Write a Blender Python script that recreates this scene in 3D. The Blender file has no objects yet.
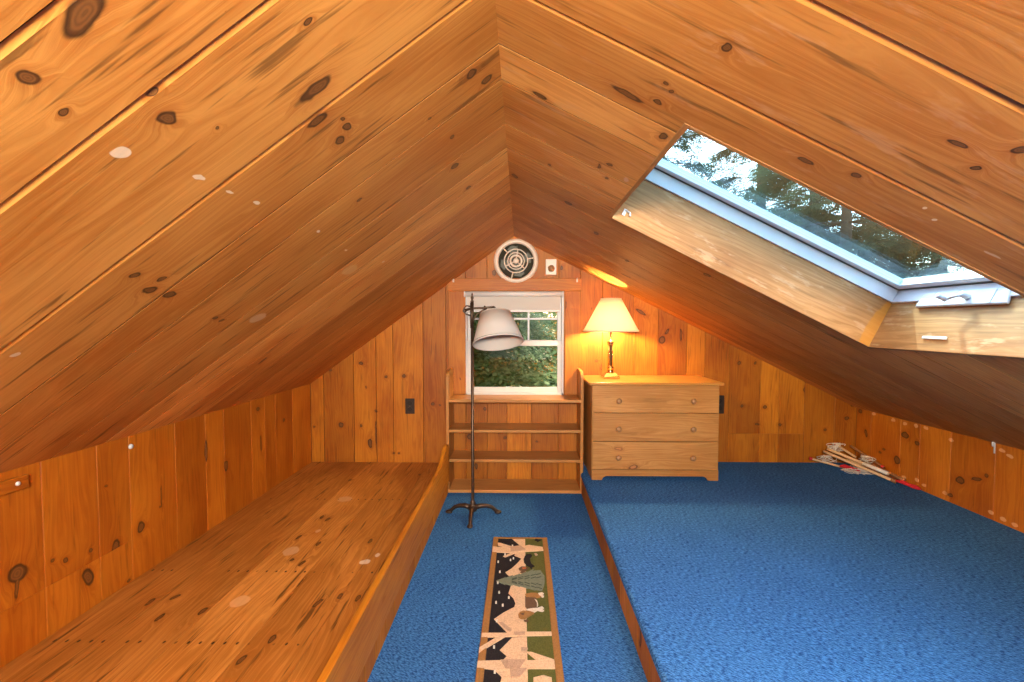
import bpy, bmesh, math, random
import numpy as np
from mathutils import Vector, Matrix
random.seed(7)
RNG = np.random.default_rng(7)
PI = math.pi
SC = bpy.context.scene
COL = SC.collection

# ------------------------------------------------------------------ room dimensions (metres)
D = 3.73                       # gable wall
XL, XR = -1.75, 2.73           # knee walls
RX, RZ = -.057, 2.015          # ridge
LZ, RRZ = .805, .62            # knee wall heights
YR = -1.7                      # rear gable
ML = (RZ - LZ) / (RX - XL)
MR = (RZ - RRZ) / (XR - RX)
aL, aR = math.atan(ML), math.atan(MR)
def roof_z(x): return RZ - ML * (RX - x) if x < RX else RZ - MR * (x - RX)

# ------------------------------------------------------------------ object helpers
def tag(o, label=None, cat=None, group=None, kind=None):
    if label: o['label'] = label
    if cat: o['category'] = cat
    if group: o['group'] = group
    if kind: o['kind'] = kind
    return o
def empty(name, loc, label, cat, group=None, rz=0):
    o = bpy.data.objects.new(name, None); COL.objects.link(o)
    o.location = loc; o.rotation_euler = (0, 0, rz); o.empty_display_size = .05
    return tag(o, label, cat, group)
def copy_tree(o, parent=None):
    c = o.copy(); COL.objects.link(c)
    if parent: c.parent = parent
    for ch in [x for x in bpy.data.objects if x.parent == o]: copy_tree(ch, c)
    return c

class MB:
    """collects shapes; build() links them as one mesh object"""
    def __init__(s):
        s.bm = bmesh.new()
        s.uv = s.bm.loops.layers.uv.new('UVMap'); s.fl = s.bm.loops.layers.uv.new('Flat')
        s.tint = s.bm.loops.layers.color.new('tint')
        s.mats = []
    def mi(s, m):
        if m not in s.mats: s.mats.append(m)
        return s.mats.index(m)
    def finish(s, faces, g=(0, 0, 1), off=None, tint=None, flat=None, mat=None, smooth=False):
        g = Vector(g).normalized()
        if off is None: off = (random.uniform(0, 30), random.uniform(0, 30))
        if tint is None: tint = random.random()
        k = s.mi(mat) if mat else 0
        for f in faces:
            f.normal_update(); n = f.normal
            gg = g
            if abs(n.dot(g)) > .9:
                gg = Vector((1, 0, 0)) if abs(n.x) < .8 else Vector((0, 1, 0))
            t = n.cross(gg)
            t = t.normalized() if t.length > 1e-6 else Vector((0, 1, 0))
            gg = t.cross(n).normalized()
            if gg.dot(g) < 0: gg = -gg
            if max((abs(c), i) for i, c in enumerate(t))[0] and t[max(range(3), key=lambda i: abs(t[i]))] < 0: t = -t
            f.material_index = k; f.smooth = smooth
            for l in f.loops:
                p = l.vert.co
                l[s.uv].uv = (p.dot(gg) + off[0], p.dot(t) + off[1])
                l[s.fl].uv = flat(p) if flat else (p.dot(gg), p.dot(t))
                l[s.tint] = (tint, tint, tint, 1)
    def _merge(s, tb, **kw):
        vm = {}
        for v in tb.verts: vm[v] = s.bm.verts.new(v.co)
        fs = []
        for f in tb.faces:
            try: fs.append(s.bm.faces.new([vm[v] for v in f.verts]))
            except ValueError: pass
        tb.free()
        s.finish(fs, **kw)
        return s
    def box(s, lo, hi, bev=.003, M=None, seg=2, **kw):
        tb = bmesh.new(); bmesh.ops.create_cube(tb, size=1)
        c = [(a + b) / 2 for a, b in zip(lo, hi)]; d = [abs(b - a) for a, b in zip(lo, hi)]
        for v in tb.verts: v.co = Vector((v.co.x * d[0] + c[0], v.co.y * d[1] + c[1], v.co.z * d[2] + c[2]))
        bev = min(bev, min(d) * .45)
        if bev > 0: bmesh.ops.bevel(tb, geom=tb.edges[:], offset=bev, segments=seg, profile=.5, affect='EDGES')
        if M is not None: bmesh.ops.transform(tb, matrix=M, verts=tb.verts)
        bmesh.ops.recalc_face_normals(tb, faces=tb.faces)
        if 'g' not in kw:
            kw['g'] = [(1, 0, 0), (0, 1, 0), (0, 0, 1)][d.index(max(d))]
            if M is not None: kw['g'] = M.to_3x3() @ Vector(kw['g'])
        return s._merge(tb, **kw)
    def prism(s, pts, axis, a, b, bev=0, M=None, **kw):
        """polygon in the plane normal to axis, extruded from a to b"""
        def P(q, t):
            return {'x': (t, q[0], q[1]), 'y': (q[0], t, q[1]), 'z': (q[0], q[1], t)}[axis]
        tb = bmesh.new()
        A = [tb.verts.new(P(q, a)) for q in pts]; B = [tb.verts.new(P(q, b)) for q in pts]
        n = len(pts)
        tb.faces.new(A); tb.faces.new(B[::-1])
        for i in range(n): tb.faces.new((A[i], B[i], B[(i + 1) % n], A[(i + 1) % n]))
        bmesh.ops.recalc_face_normals(tb, faces=tb.faces)
        if bev > 0: bmesh.ops.bevel(tb, geom=tb.edges[:], offset=bev, segments=2, profile=.5, affect='EDGES')
        if M is not None: bmesh.ops.transform(tb, matrix=M, verts=tb.verts)
        return s._merge(tb, **kw)
    def lathe(s, prof, n=32, M=None, close=True, **kw):
        """profile of (radius, z) around z"""
        tb = bmesh.new(); rings = []
        for r, z in prof:
            if r < 1e-6: rings.append([tb.verts.new((0, 0, z))])
            else: rings.append([tb.verts.new((r * math.cos(2 * PI * i / n), r * math.sin(2 * PI * i / n), z)) for i in range(n)])
        for A, B in zip(rings, rings[1:]):
            for i in range(n):
                j = (i + 1) % n
                if len(A) == 1 and len(B) == 1: continue
                if len(A) == 1: tb.faces.new((A[0], B[i], B[j]))
                elif len(B) == 1: tb.faces.new((A[i], A[j], B[0]))
                else: tb.faces.new((A[i], A[j], B[j], B[i]))
        bmesh.ops.recalc_face_normals(tb, faces=tb.faces)
        if M is not None: bmesh.ops.transform(tb, matrix=M, verts=tb.verts)
        kw.setdefault('smooth', True)
        return s._merge(tb, **kw)
    def tube(s, pts, r, n=10, cap=True, **kw):
        """swept tube through points; r a number or one radius per point"""
        pts = [Vector(p) for p in pts]
        rs = [r] * len(pts) if isinstance(r, (int, float)) else list(r)
        tb = bmesh.new(); rings = []
        t0 = (pts[1] - pts[0]).normalized()
        up = Vector((0, 0, 1)) if abs(t0.z) < .9 else Vector((1, 0, 0))
        a = t0.cross(up).normalized()
        for i, p in enumerate(pts):
            t = (pts[min(i + 1, len(pts) - 1)] - pts[max(i - 1, 0)]).normalized()
            a = (a - t * a.dot(t)).normalized(); b = t.cross(a)
            rings.append([tb.verts.new(p + (a * math.cos(2 * PI * k / n) + b * math.sin(2 * PI * k / n)) * rs[i]) for k in range(n)])
        for A, B in zip(rings, rings[1:]):
            for k in range(n): tb.faces.new((A[k], A[(k + 1) % n], B[(k + 1) % n], B[k]))
        if cap: tb.faces.new(rings[0][::-1]); tb.faces.new(rings[-1])
        bmesh.ops.recalc_face_normals(tb, faces=tb.faces)
        kw.setdefault('smooth', True); kw.setdefault('g', t0)
        return s._merge(tb, **kw)
    def planks(s, O, U, V, N, boards, mat=None, ch0=.006, gap0=.0022, th=.02, joint=None):
        """boards: dicts v0,v1,lo(v),hi(v),c0,c1 (chamfered edges),off,tint"""
        O, U, V, N = Vector(O), Vector(U), Vector(V), Vector(N)
        for b in boards:
            gap = b.get('gap', gap0); v0, v1 = b['v0'], b['v1']; ch = b.get('ch', ch0); cd = ch * b.get('cd', 1); c0, c1 = b.get('c0', True), b.get('c1', True)
            pr = [(v0 + (gap / 2 if c0 else 0), -th)]
            if c0: pr += [(v0 + gap / 2, -cd), (v0 + gap / 2 + ch, 0)]
            else: pr += [(v0, 0)]
            if c1: pr += [(v1 - gap / 2 - ch * .2, 0), (v1 - gap / 2, -ch * .3)]
            else: pr += [(v1, 0)]
            pr += [(v1 - (gap / 2 if c1 else 0), -th)]
            tb = bmesh.new()
            def pt(u, v, n): return O + U * u + V * v + N * n
            A = [tb.verts.new(pt(b['lo'](v), v, n)) for v, n in pr]
            B = [tb.verts.new(pt(b['hi'](v), v, n)) for v, n in pr]
            tb.faces.new(A); tb.faces.new(B[::-1])
            m = len(pr)
            for i in range(m): tb.faces.new((A[i], B[i], B[(i + 1) % m], A[(i + 1) % m]))
            bmesh.ops.recalc_face_normals(tb, faces=tb.faces)
            n0 = len(s.bm.faces)
            s._merge(tb, g=U, off=b.get('off'), tint=b.get('tint'), mat=b.get('mat', mat),
                     flat=(lambda p: ((p - O).dot(U), (p - O).dot(V))))
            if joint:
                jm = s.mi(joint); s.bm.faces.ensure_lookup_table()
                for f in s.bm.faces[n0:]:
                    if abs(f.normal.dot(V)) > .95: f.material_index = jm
        return s
    def build(s, name, mat=None, parent=None, kind=None, label=None):
        if mat is not None and not s.mats: s.mats = [mat]
        me = bpy.data.meshes.new(name); s.bm.to_mesh(me); s.bm.free()
        for m in s.mats: me.materials.append(m)
        o = bpy.data.objects.new(name, me); COL.objects.link(o)
        if parent: o.parent = parent
        if kind: o['kind'] = kind
        if label: o['label'] = label
        return o

# ------------------------------------------------------------------ materials
class N:
    def __init__(s, name):
        s.m = bpy.data.materials.new(name); s.m.use_nodes = True
        s.t = s.m.node_tree; s.t.nodes.clear()
        s.out = s.t.nodes.new('ShaderNodeOutputMaterial')
    def n(s, typ, **kw):
        nd = s.t.nodes.new('ShaderNode' + typ)
        for k, v in kw.items(): setattr(nd, k, v)
        return nd
    def link(s, a, b): s.t.links.new(a, b)
    def val(s, sock, v):
        if hasattr(v, 'is_output') or isinstance(v, bpy.types.NodeSocket): s.link(v, sock)
        else: sock.default_value = v
    def math(s, op, a, b=None, c=None, clamp=False):
        nd = s.n('Math', operation=op, use_clamp=clamp)
        s.val(nd.inputs[0], a)
        if b is not None: s.val(nd.inputs[1], b)
        if c is not None: s.val(nd.inputs[2], c)
        return nd.outputs[0]
    def mix(s, f, a, b, blend='MIX'):
        nd = s.n('Mix', data_type='RGBA', blend_type=blend)
        s.val(nd.inputs[0], f)
        for q, k in ((a, 6), (b, 7)):
            s.val(nd.inputs[k], (*q, 1) if isinstance(q, tuple) and len(q) == 3 else q)
        return nd.outputs[2]
    def noise(s, vec, scale, detail=3, rough=.55, dim='3D', dist=0):
        nd = s.n('TexNoise', noise_dimensions=dim); s.val(nd.inputs['Vector'], vec)
        nd.inputs['Scale'].default_value = scale; nd.inputs['Detail'].default_value = detail
        nd.inputs['Roughness'].default_value = rough; nd.inputs['Distortion'].default_value = dist
        return nd.outputs[0]
    def mul(s, vec, v3):
        nd = s.n('VectorMath', operation='MULTIPLY'); s.val(nd.inputs[0], vec); nd.inputs[1].default_value = v3
        return nd.outputs[0]
    def ss(s, v, a, b, x=0., y=1.):
        nd = s.n('MapRange', interpolation_type='SMOOTHSTEP'); s.val(nd.inputs[0], v)
        nd.inputs[1].default_value = a; nd.inputs[2].default_value = b; nd.inputs[3].default_value = x; nd.inputs[4].default_value = y
        return nd.outputs[0]
    def principled(s, color, rough=.5, metal=0, bump=None, bstr=.2, bdist=.002, **kw):
        p = s.n('BsdfPrincipled')
        s.val(p.inputs['Base Color'], (*color, 1) if isinstance(color, tuple) and len(color) == 3 else color)
        s.val(p.inputs['Roughness'], rough); p.inputs['Metallic'].default_value = metal
        for k, v in kw.items(): s.val(p.inputs[k], v)
        if bump is not None:
            b = s.n('Bump'); b.inputs['Strength'].default_value = bstr; b.inputs['Distance'].default_value = bdist
            s.link(bump, b.inputs['Height']); s.link(b.outputs[0], p.inputs['Normal'])
        s.link(p.outputs[0], s.out.inputs[0])
        return p

def plain(name, color, rough=.5, metal=0, vary=.08, scale=30, **kw):
    m = N(name); tc = m.n('TexCoord')
    nz = m.noise(tc.outputs['Object'], scale, 3)
    a = tuple(c * (1 - vary) for c in color); b = tuple(min(1, c * (1 + vary)) for c in color)
    m.principled(m.mix(nz, a, b), rough, metal, bump=nz, bstr=.05, **kw)
    return m.m

def wood(name, light, dark, rough=.42, coat=.08, knots=(), pale=(), nails=None, density=.55, tint=.35, knotc=(.050, .020, .006), grain=1., streak=0., hue=None, size=1., wash=None):
    m = N(name)
    uvn = m.n('UVMap', uv_map='UVMap'); fl = m.n('UVMap', uv_map='Flat')
    UV = uvn.outputs[0]
    # random pine knots, long along the grain
    vo = m.n('TexVoronoi', voronoi_dimensions='2D', feature='F1'); vo.inputs['Scale'].default_value = 1
    wob = m.n('TexNoise', noise_dimensions='2D'); m.link(UV, wob.inputs['Vector']); wob.inputs['Scale'].default_value = 14; wob.inputs['Detail'].default_value = 2
    kv = m.n('VectorMath', operation='MULTIPLY_ADD'); m.link(wob.outputs[1], kv.inputs[0]); kv.inputs[1].default_value = (.12, .12, 0)
    m.link(m.mul(UV, (2.0, 4.6, 1)), kv.inputs[2]); m.link(kv.outputs[0], vo.inputs['Vector'])
    sep = m.n('SeparateColor'); m.link(vo.outputs['Color'], sep.inputs[0])
    rad = m.ss(sep.outputs[0], 1 - density, 1.05, .002, .105 * size)
    d = m.math('DIVIDE', vo.outputs['Distance'], rad)
    # placed knots
    if knots or pale:
        wobf = m.n('TexNoise', noise_dimensions='2D'); m.link(fl.outputs[0], wobf.inputs['Vector']); wobf.inputs['Scale'].default_value = 22; wobf.inputs['Detail'].default_value = 2
        fv = m.n('VectorMath', operation='MULTIPLY_ADD'); m.link(wobf.outputs[1], fv.inputs[0]); fv.inputs[1].default_value = (.02, .012, 0); m.link(fl.outputs[0], fv.inputs[2])
        def ell(k):
            u, v, ru, rv = k[:4]; ang = k[4] if len(k) > 4 else 0
            mp = m.n('Mapping', vector_type='TEXTURE'); m.link(fv.outputs[0], mp.inputs[0])
            mp.inputs['Location'].default_value = (u + .01, v + .006, 0); mp.inputs['Rotation'].default_value = (0, 0, ang)
            mp.inputs['Scale'].default_value = (ru, rv, 1)
            sx = m.n('SeparateXYZ'); m.link(mp.outputs[0], sx.inputs[0])
            return m.math('SQRT', m.math('ADD', m.math('MULTIPLY', sx.outputs[0], sx.outputs[0]), m.math('MULTIPLY', sx.outputs[1], sx.outputs[1])))
        for k in knots: d = m.math('MINIMUM', d, ell(k))
    # growth lines bent round the knots
    sx = m.n('SeparateXYZ'); m.link(UV, sx.inputs[0])
    bend = m.math('MULTIPLY', m.math('POWER', 2.718, m.math('MULTIPLY', m.math('MULTIPLY', d, d), -.22)), .035)
    low = m.noise(m.mul(UV, (.8, 7, 1)), 1, 3, dim='2D')
    vv = m.math('ADD', m.math('ADD', sx.outputs[1], bend), m.math('MULTIPLY', low, .16))
    rings = m.math('ADD', m.math('MULTIPLY', m.math('SINE', m.math('MULTIPLY', vv, 260 )), .5), .5)
    cmb = m.n('CombineXYZ'); m.val(cmb.inputs[0], m.math('MULTIPLY', sx.outputs[0], 4)); m.val(cmb.inputs[1], m.math('MULTIPLY', vv, 190))
    fib = m.noise(cmb.outputs[0], 1, 4, .6, dim='2D')
    blot = m.noise(m.mul(UV, (1.6, 4, 1)), 1, 3, dim='2D')
    g = m.math('ADD', m.math('MULTIPLY', rings, .11 * grain), m.math('ADD', m.math('MULTIPLY', fib, .45 * grain), m.math('MULTIPLY', blot, .75)))
    g = m.ss(g, .36 , .96)
    col = m.mix(g, light, dark)
    at = m.n('Attribute', attribute_name='tint'); at.attribute_type = 'GEOMETRY'
    tv = m.math('MULTIPLY_ADD', at.outputs['Fac'], tint, 1 - tint * .5)
    tc = m.n('CombineColor'); m.link(tv, tc.inputs[0]); m.link(m.math('POWER', tv, 1.25), tc.inputs[1]); m.link(m.math('POWER', tv, 1.6), tc.inputs[2])
    col = m.mix(1, col, tc.outputs[0], 'MULTIPLY')
    if streak:
        st = m.noise(m.mul(UV, (2.2, 34, 1)), 1, 3, .65, dim='2D')
        col = m.mix(m.math('MULTIPLY', m.ss(st, .6, .72), streak), col, tuple(c * .22 for c in dark))
    if wash:
        ws = m.noise(m.mul(UV, (5, 22, 1)), 1, 4, .7, dim='2D')
        col = m.mix(m.math('MULTIPLY', m.ss(ws, .56, .72), wash[1]), col, wash[0])
    if pale:
        for k in pale:
            mk = m.ss(ell(k), .9, 1.08, 1, 0)
            col = m.mix(m.math('MULTIPLY', mk, k[5] if len(k) > 5 else .75), col, (.74, .5, .3) if len(k) < 7 else k[6])
    halo = m.math('MULTIPLY', m.ss(d, 1.0, 2.6, .5, 0), m.ss(fib, .25, .7, .35, 1))
    col = m.mix(halo, col, (dark[0] * .75, dark[1] * .6, dark[2] * .5))
    core = m.ss(d, .80, 1.15, 1, 0)
    kring = m.math('MULTIPLY_ADD', m.math('SINE', m.math('MULTIPLY', d, 21)), .5, .5)
    ctr = m.mix(m.math('MULTIPLY', kring, .6), (knotc[0] * 3.6, knotc[1] * 3.6, knotc[2] * 3), (knotc[0] * 1.6, knotc[1] * 1.5, knotc[2] * 1.4))
    kc = m.mix(m.ss(d, .50, .86), ctr, (knotc[0] * .55, knotc[1] * .5, knotc[2] * .5))
    col = m.mix(m.math('MULTIPLY', core, .93), col, kc)
    if nails:
        f2 = m.n('SeparateXYZ'); m.link(fl.outputs[0], f2.inputs[0])
        mk = None
        for y0 in nails:
            ax = m.math('SUBTRACT', m.math('PINGPONG', m.math('ADD', f2.outputs[1], 5 + y0), .045), .022)
            ay = m.math('MULTIPLY', m.math('SUBTRACT', f2.outputs[0], y0), .6)
            dd = m.math('SQRT', m.math('ADD', m.math('MULTIPLY', ax, ax), m.math('MULTIPLY', ay, ay)))
            q = m.ss(dd, .003, .006, 1, 0); mk = q if mk is None else m.math('MAXIMUM', mk, q)
        keep = m.ss(m.noise(fl.outputs[0], 9, 1, dim='2D'), .45, .55)
        col = m.mix(m.math('MULTIPLY', mk, keep), col, (.03, .014, .008))
    rg = m.math('MULTIPLY_ADD', fib, .2, rough - .1)
    m.principled(col, rg, bump=m.math('SUBTRACT', fib, m.math('MULTIPLY', core, .4)), bstr=.12, bdist=.0015, **{'Coat Weight': coat, 'Coat Roughness': .3, 'Specular IOR Level': .35})
    return m.m

# knots seen on the two roof slopes: (down-slope distance, y, radius along, radius across, angle)
def kL(x, y, a, b, g=0): return ((RX - x) / math.cos(aL), y, a, b, g)
def kR(x, y, a, b, g=0): return ((x - RX) / math.cos(aR), y, a, b, g)
KL = [kL(-.525, .55, .038, .017, .25), kL(-.614, .569, .013, .012), kL(-.577, .744, .014, .017), kL(-.636, .63, .009, .005), kL(-.556, .69, .012, .006), kL(-.548, .83, .004, .004),
      kL(-.435, .985, .024, .014), kL(-.40, 1.035, .007, .008), kL(-.405, 1.07, .012, .014), kL(-.432, 1.096, .014, .016), kL(-.131, 1.216, .014, .018), kL(-.095, 1.296, .018, .016),
      kL(-.252, 1.275, .006, .006), kL(-.219, 1.463, .011, .012), kL(-.242, 1.682, .016, .02), kL(-.229, 1.983, .014, .016), kL(-.889, 1.036, .010, .012), kL(-.928, 1.124, .016, .020), kL(-.891, 1.117, .010, .010),
      kL(-.939, 1.199, .012, .020), kL(-1.02, 1.499, .010, .012), kL(-1.03, 1.548, .008, .010), kL(-.506, 1.428, .010, .008), kL(-.353, .763, .010, .006)]
OFF = (.80, .66, .50)
PL = [(*kL(-.656, .742, .012, .016), .8, OFF), (*kL(-.638, .904, .006, .014), .8, OFF), (*kL(-.64, 1.001, .004, .012), .8, OFF), (*kL(-.639, 1.097, .006, .012), .8, OFF), (*kL(-.641, 1.438, .006, .010), .8, OFF),
      (*kL(-.659, 1.713, .006, .010), .8, OFF), (*kL(-.728, 1.933, .035, .05), .45, (.72, .5, .22)), (*kL(-1.016, 1.741, .03, .04), .5, (.72, .5, .3)), (*kL(-.645, 2.127, .006, .010), .8, OFF), (*kL(-1.145, 1.005, .010, .008), .6, OFF)]
KR = [kR(.37, .841, .011, .012), kR(.372, 1.222, .012, .020), kR(.799, .756, .011, .013), kR(.804, .832, .008, .009), kR(.255, 1.12, .045, .014, .1), kR(.311, 1.012, .006, .006), kR(.333, 1.033, .007, .007), kR(.32, 1.09, .012, .010),
      kR(.054, 1.331, .024, .011, .2), kR(.221, 2.176, .022, .022), kR(.306, 1.671, .007, .010), kR(.297, 1.549, .010, .012), kR(.27, 1.60, .006, .02), kR(.113, 1.815, .008, .01), kR(.892, 2.211, .018, .022), kR(-.029, 2.169, .018, .024), kR(.719, 1.002, .012, .010), kR(.63, 1.04, .018, .010), kR(.40, 2.45, .014, .03), kR(.62, 2.7, .014, .03)]
PR = [(*kR(.86, 1.0, .004, .006), .8, OFF), (*kR(.90, 1.02, .004, .006), .8, OFF), (*kR(.90, .55, .007, .005), .8, OFF), (*kR(-.03, .99, .012, .012), .5, (.75, .6, .6)), (*kR(.36, 1.6, .008, .02), .35, (.7, .5, .5)), (*kR(1.05, 1.04, .02, .004), .5, OFF)]
LIGHT, DARK = (.66, .33, .095), (.44, .16, .030)
M = {}
M['ceil_left'] = wood('varnished_pine_left', (.70, .335, .080), (.45, .155, .022), knots=KL, pale=PL, rough=.52, coat=.02, density=.12, tint=.42, streak=.7)
M['ceil_right'] = wood('varnished_pine_right', (.66, .31, .078), (.42, .145, .024), knots=KR, pale=PR, rough=.52, coat=.02, density=.12, tint=.42, streak=.6, wash=((.60, .35, .20), .3))
KW = [(.44, 1.516, .030, .034, .6), (.392, 1.510, .045, .007, .15), (.284, 1.767, .042, .022, -.35), (.371, 2.027, .026, .020, .1), (.421, 2.145, .007, .008), (.47, 2.15, .05, .004), (.462, 2.635, .030, .018), (.158, 1.954, .008, .010), (.14, 1.923, .008, .008),
      (.424, 1.634, .008, .008), (.399, 1.682, .010, .010), (.386, 1.783, .007, .008), (.738, 2.975, .014, .02), (.594, 3.302, .012, .016), (.619, 1.86, .006, .006), (.6, 2.47, .06, .012), (.5, 3.0, .06, .01)]
M['wall_left'] = wood('orange_pine_left', (.53, .175, .012), (.33, .078, .003), knots=KW, density=.12, tint=.4, streak=.3)
KV = [(.60, 3.69, .016, .02), (.44, 3.623, .03, .014, .4), (.514, 3.26, .022, .034), (.483, 3.161, .014, .018), (.316, 3.321, .03, .03, .7), (.33, 3.478, .010, .014), (.36, 3.44, .008, .014), (.334, 2.847, .022, .030, .4), (.375, 2.745, .010, .034, .3), (.416, 2.688, .010, .012), (.216, 2.909, .012, .018)]
TP = (.78, .47, .24)
PV = [(z, y, .011, .018, 0, .6, TP) for z, y in ((.607, 3.549), (.599, 3.368), (.593, 3.264), (.599, 3.174), (.603, 3.096), (.568, 2.916), (.585, 2.61), (.57, 2.568), (.213, 3.257), (.229, 3.151), (.214, 3.096), (.216, 2.943), (.213, 2.656), (.201, 2.589), (.195, 2.527))]
M['wall_right'] = wood('orange_pine_right', (.56, .19, .014), (.35, .085, .004), knots=KV, pale=PV, density=.12, tint=.4, streak=.3)
KB = [(.461, -1.498, .018, .020), (.454, -1.331, .012, .010), (.443, -1.725, .010, .010), (.228, -1.057, .008, .009), (.228, -1.015, .008, .009), (.58, -1.204, .010, .010), (.40, -1.207, .10, .006), (.64, -.728, .014, .014), (.863, -1.117, .014, .014), (.872, -.967, .014, .016),
      (.921, -1.583, .012, .014), (1.112, -1.48, .012, .014), (.979, -1.324, .012, .02), (1.172, 1.149, .030, .026, .5), (1.24, 1.19, .03, .012, .5), (1.399, .976, .014, .05, .6), (1.212, 1.302, .05, .010), (.985, 1.775, .014, .012), (.985, 1.904, .014, .012), (.625, 1.992, .014, .016), (.632, 1.806, .012, .012),
      (.477, 2.116, .012, .014), (.485, 1.93, .010, .016), (.685, 2.674, .06, .012, -.3), (.537, 2.654, .014, .02), (.438, 2.48, .012, .012), (.632, -.67, .008, .01), (.60, -.30, .014, .014), (.36, -.13, .012, .012), (.37, -.42, .024, .03), (.33, .13, .008, .010), (.80, .56, .012, .010), (1.0, .62, .008, .012), (1.74, -.50, .03, .014), (1.72, -.22, .022, .016), (1.76, .33, .016, .012)]
KB1 = [k for k in KB if k[1] < .2]; KB2 = [k for k in KB if k[1] >= .2]
M['wall_back'] = wood('orange_pine_gable', (.53, .19, .011), (.32, .082, .003), knots=KB1, rough=.52, coat=.02, density=.10, tint=.48, streak=.4)
M['wall_back_right'] = wood('orange_pine_gable_right', (.53, .19, .011), (.32, .082, .003), knots=KB2, rough=.52, coat=.02, density=.10, tint=.48, streak=.4)
M['trim'] = wood('orange_pine_trim', (.52, .19, .014), (.34, .085, .004), rough=.52, coat=.02, density=.3, tint=.25)
KD = [(y, x, .024, .010, g) for y, x, g in ((2.401, -1.203, .2), (2.656, -1.19, 0), (2.629, -1.142, .1), (2.364, -.803, 0), (2.136, -1.058, .2), (2.325, -1.065, 0), (1.863, -.687, 0), (1.826, -.841, .3), (1.504, -.963, .1), (1.724, -1.424, 0), (1.765, -1.281, .1), (1.819, -1.543, 0), (1.976, -.575, 0), (1.876, -.769, 0), (1.609, -.914, 0), (1.855, -1.465, .3), (3.297, -1.263, 0))]
PD = [(2.935, -1.16, .045, .045, 0, .7, (.66, .40, .19)), (2.25, -1.17, .045, .038, 0, .75, (.62, .38, .18)), (1.833, -1.172, .040, .036, 0, .8, (.70, .41, .17)), (2.151, -.757, .022, .026, 0, .8, (.82, .66, .5)), (2.219, -.715, .018, .012, 0, .8, (.82, .66, .5)), (2.474, -1.132, .02, .012, 0, .5, (.70, .5, .3))]
M['panel'] = wood('base_panel_pine', (.60, .24, .02), (.38, .11, .006), rough=.7, coat=0, density=.3, tint=.4)
M['deck'] = wood('worn_pine_deck', (.64, .295, .062), (.37, .14, .020), rough=.5, coat=.05, knots=KD, pale=PD, nails=(1.585, 2.06, 2.93), density=.3, tint=.34, streak=.8, grain=1.3, size=.7)
M['curb'] = wood('curb_pine', (.52, .200, .012), (.32, .10, .004), rough=.55, coat=0, density=.2, tint=.2, streak=.4)
M['shelf'] = wood('shelf_pine', (.58, .275, .075), (.38, .155, .032), rough=.45, density=.3, tint=.2, streak=.3)
M['dresser'] = wood('natural_pine', (.56, .285, .088), (.38, .165, .038), rough=.45, density=.6, tint=.22, streak=.25, grain=1.3, knotc=(.16, .065, .025), size=.75)
M['dresser_top'] = wood('golden_pine', (.60, .29, .07), (.46, .19, .036), rough=.32, density=.2, tint=.1)
M['shaft'] = wood('weathered_shaft_pine', (.50, .255, .088), (.25, .105, .027), rough=.55, coat=.05, density=.14, tint=.15, streak=.3, wash=((.62, .41, .22), .4), pale=[(.84, 1.83, .055, .16, 0, .75, (.50, .20, .02))])
M['stick'] = wood('bare_stick_wood', (.74, .52, .30), (.56, .34, .15), rough=.5, density=.0, tint=.3)
M['stick_dark'] = wood('brown_stick_wood', (.36, .18, .08), (.22, .10, .04), rough=.5, density=.0, tint=.3)
M['joint'] = plain('joint_dark_brown', (.10, .032, .008), .8, vary=.3)  # dark brown for the side faces of boards inside the gaps
M['white'] = plain('white_vinyl', (.66, .68, .70), .4, vary=.04)
M['alu'] = plain('white_aluminium', (.74, .77, .80), .3, .15, vary=.03)
M['offwhite'] = plain('offwhite_enamel', (.74, .63, .53), .35, vary=.05)
M['plate'] = plain('dark_brown_plastic', (.030, .020, .016), .35)
M['socket'] = plain('black_plastic', (.010, .009, .008), .4)
M['knob'] = plain('wooden_knob', (.34, .175, .072), .35, vary=.2, scale=60)
M['iron'] = plain('bronze_iron', (.085, .055, .038), .42, .75, vary=.4, scale=40)
M['brass'] = plain('polished_brass', (.83, .62, .28), .16, 1.0, vary=.05)
M['bronze_glass'] = plain('smoked_column', (.22, .13, .06), .08, .6, vary=.1)
M['gunmetal'] = plain('fan_blade_grey', (.12, .12, .10), .4, .6, vary=.3)
M['blade'] = plain('fan_blade_olive', (.050, .050, .036), .5, .2, vary=.3)
M['fandark'] = plain('fan_housing_dark', (.045, .042, .030), .5)
M['red'] = plain('red_paint', (.55, .02, .02), .4, vary=.15)
M['redcloth'] = plain('red_cloth', (.55, .015, .025), .85, vary=.2, scale=80)
M['cord'] = plain('white_cord', (.74, .70, .62), .9, vary=.15, scale=90)
M['tape'] = plain('white_tape', (.78, .74, .66), .7, vary=.1, scale=60)
M['bark'] = plain('spruce_bark', (.09, .06, .045), .95, vary=.5, scale=12)
M['brick'] = plain('chimney_grey', (.35, .34, .32), .9)
M['shingle'] = plain('grey_shingle', (.16, .15, .14), .9, vary=.3, scale=14)
M['siding'] = plain('brown_siding', (.22, .13, .07), .8, vary=.2)

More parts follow.
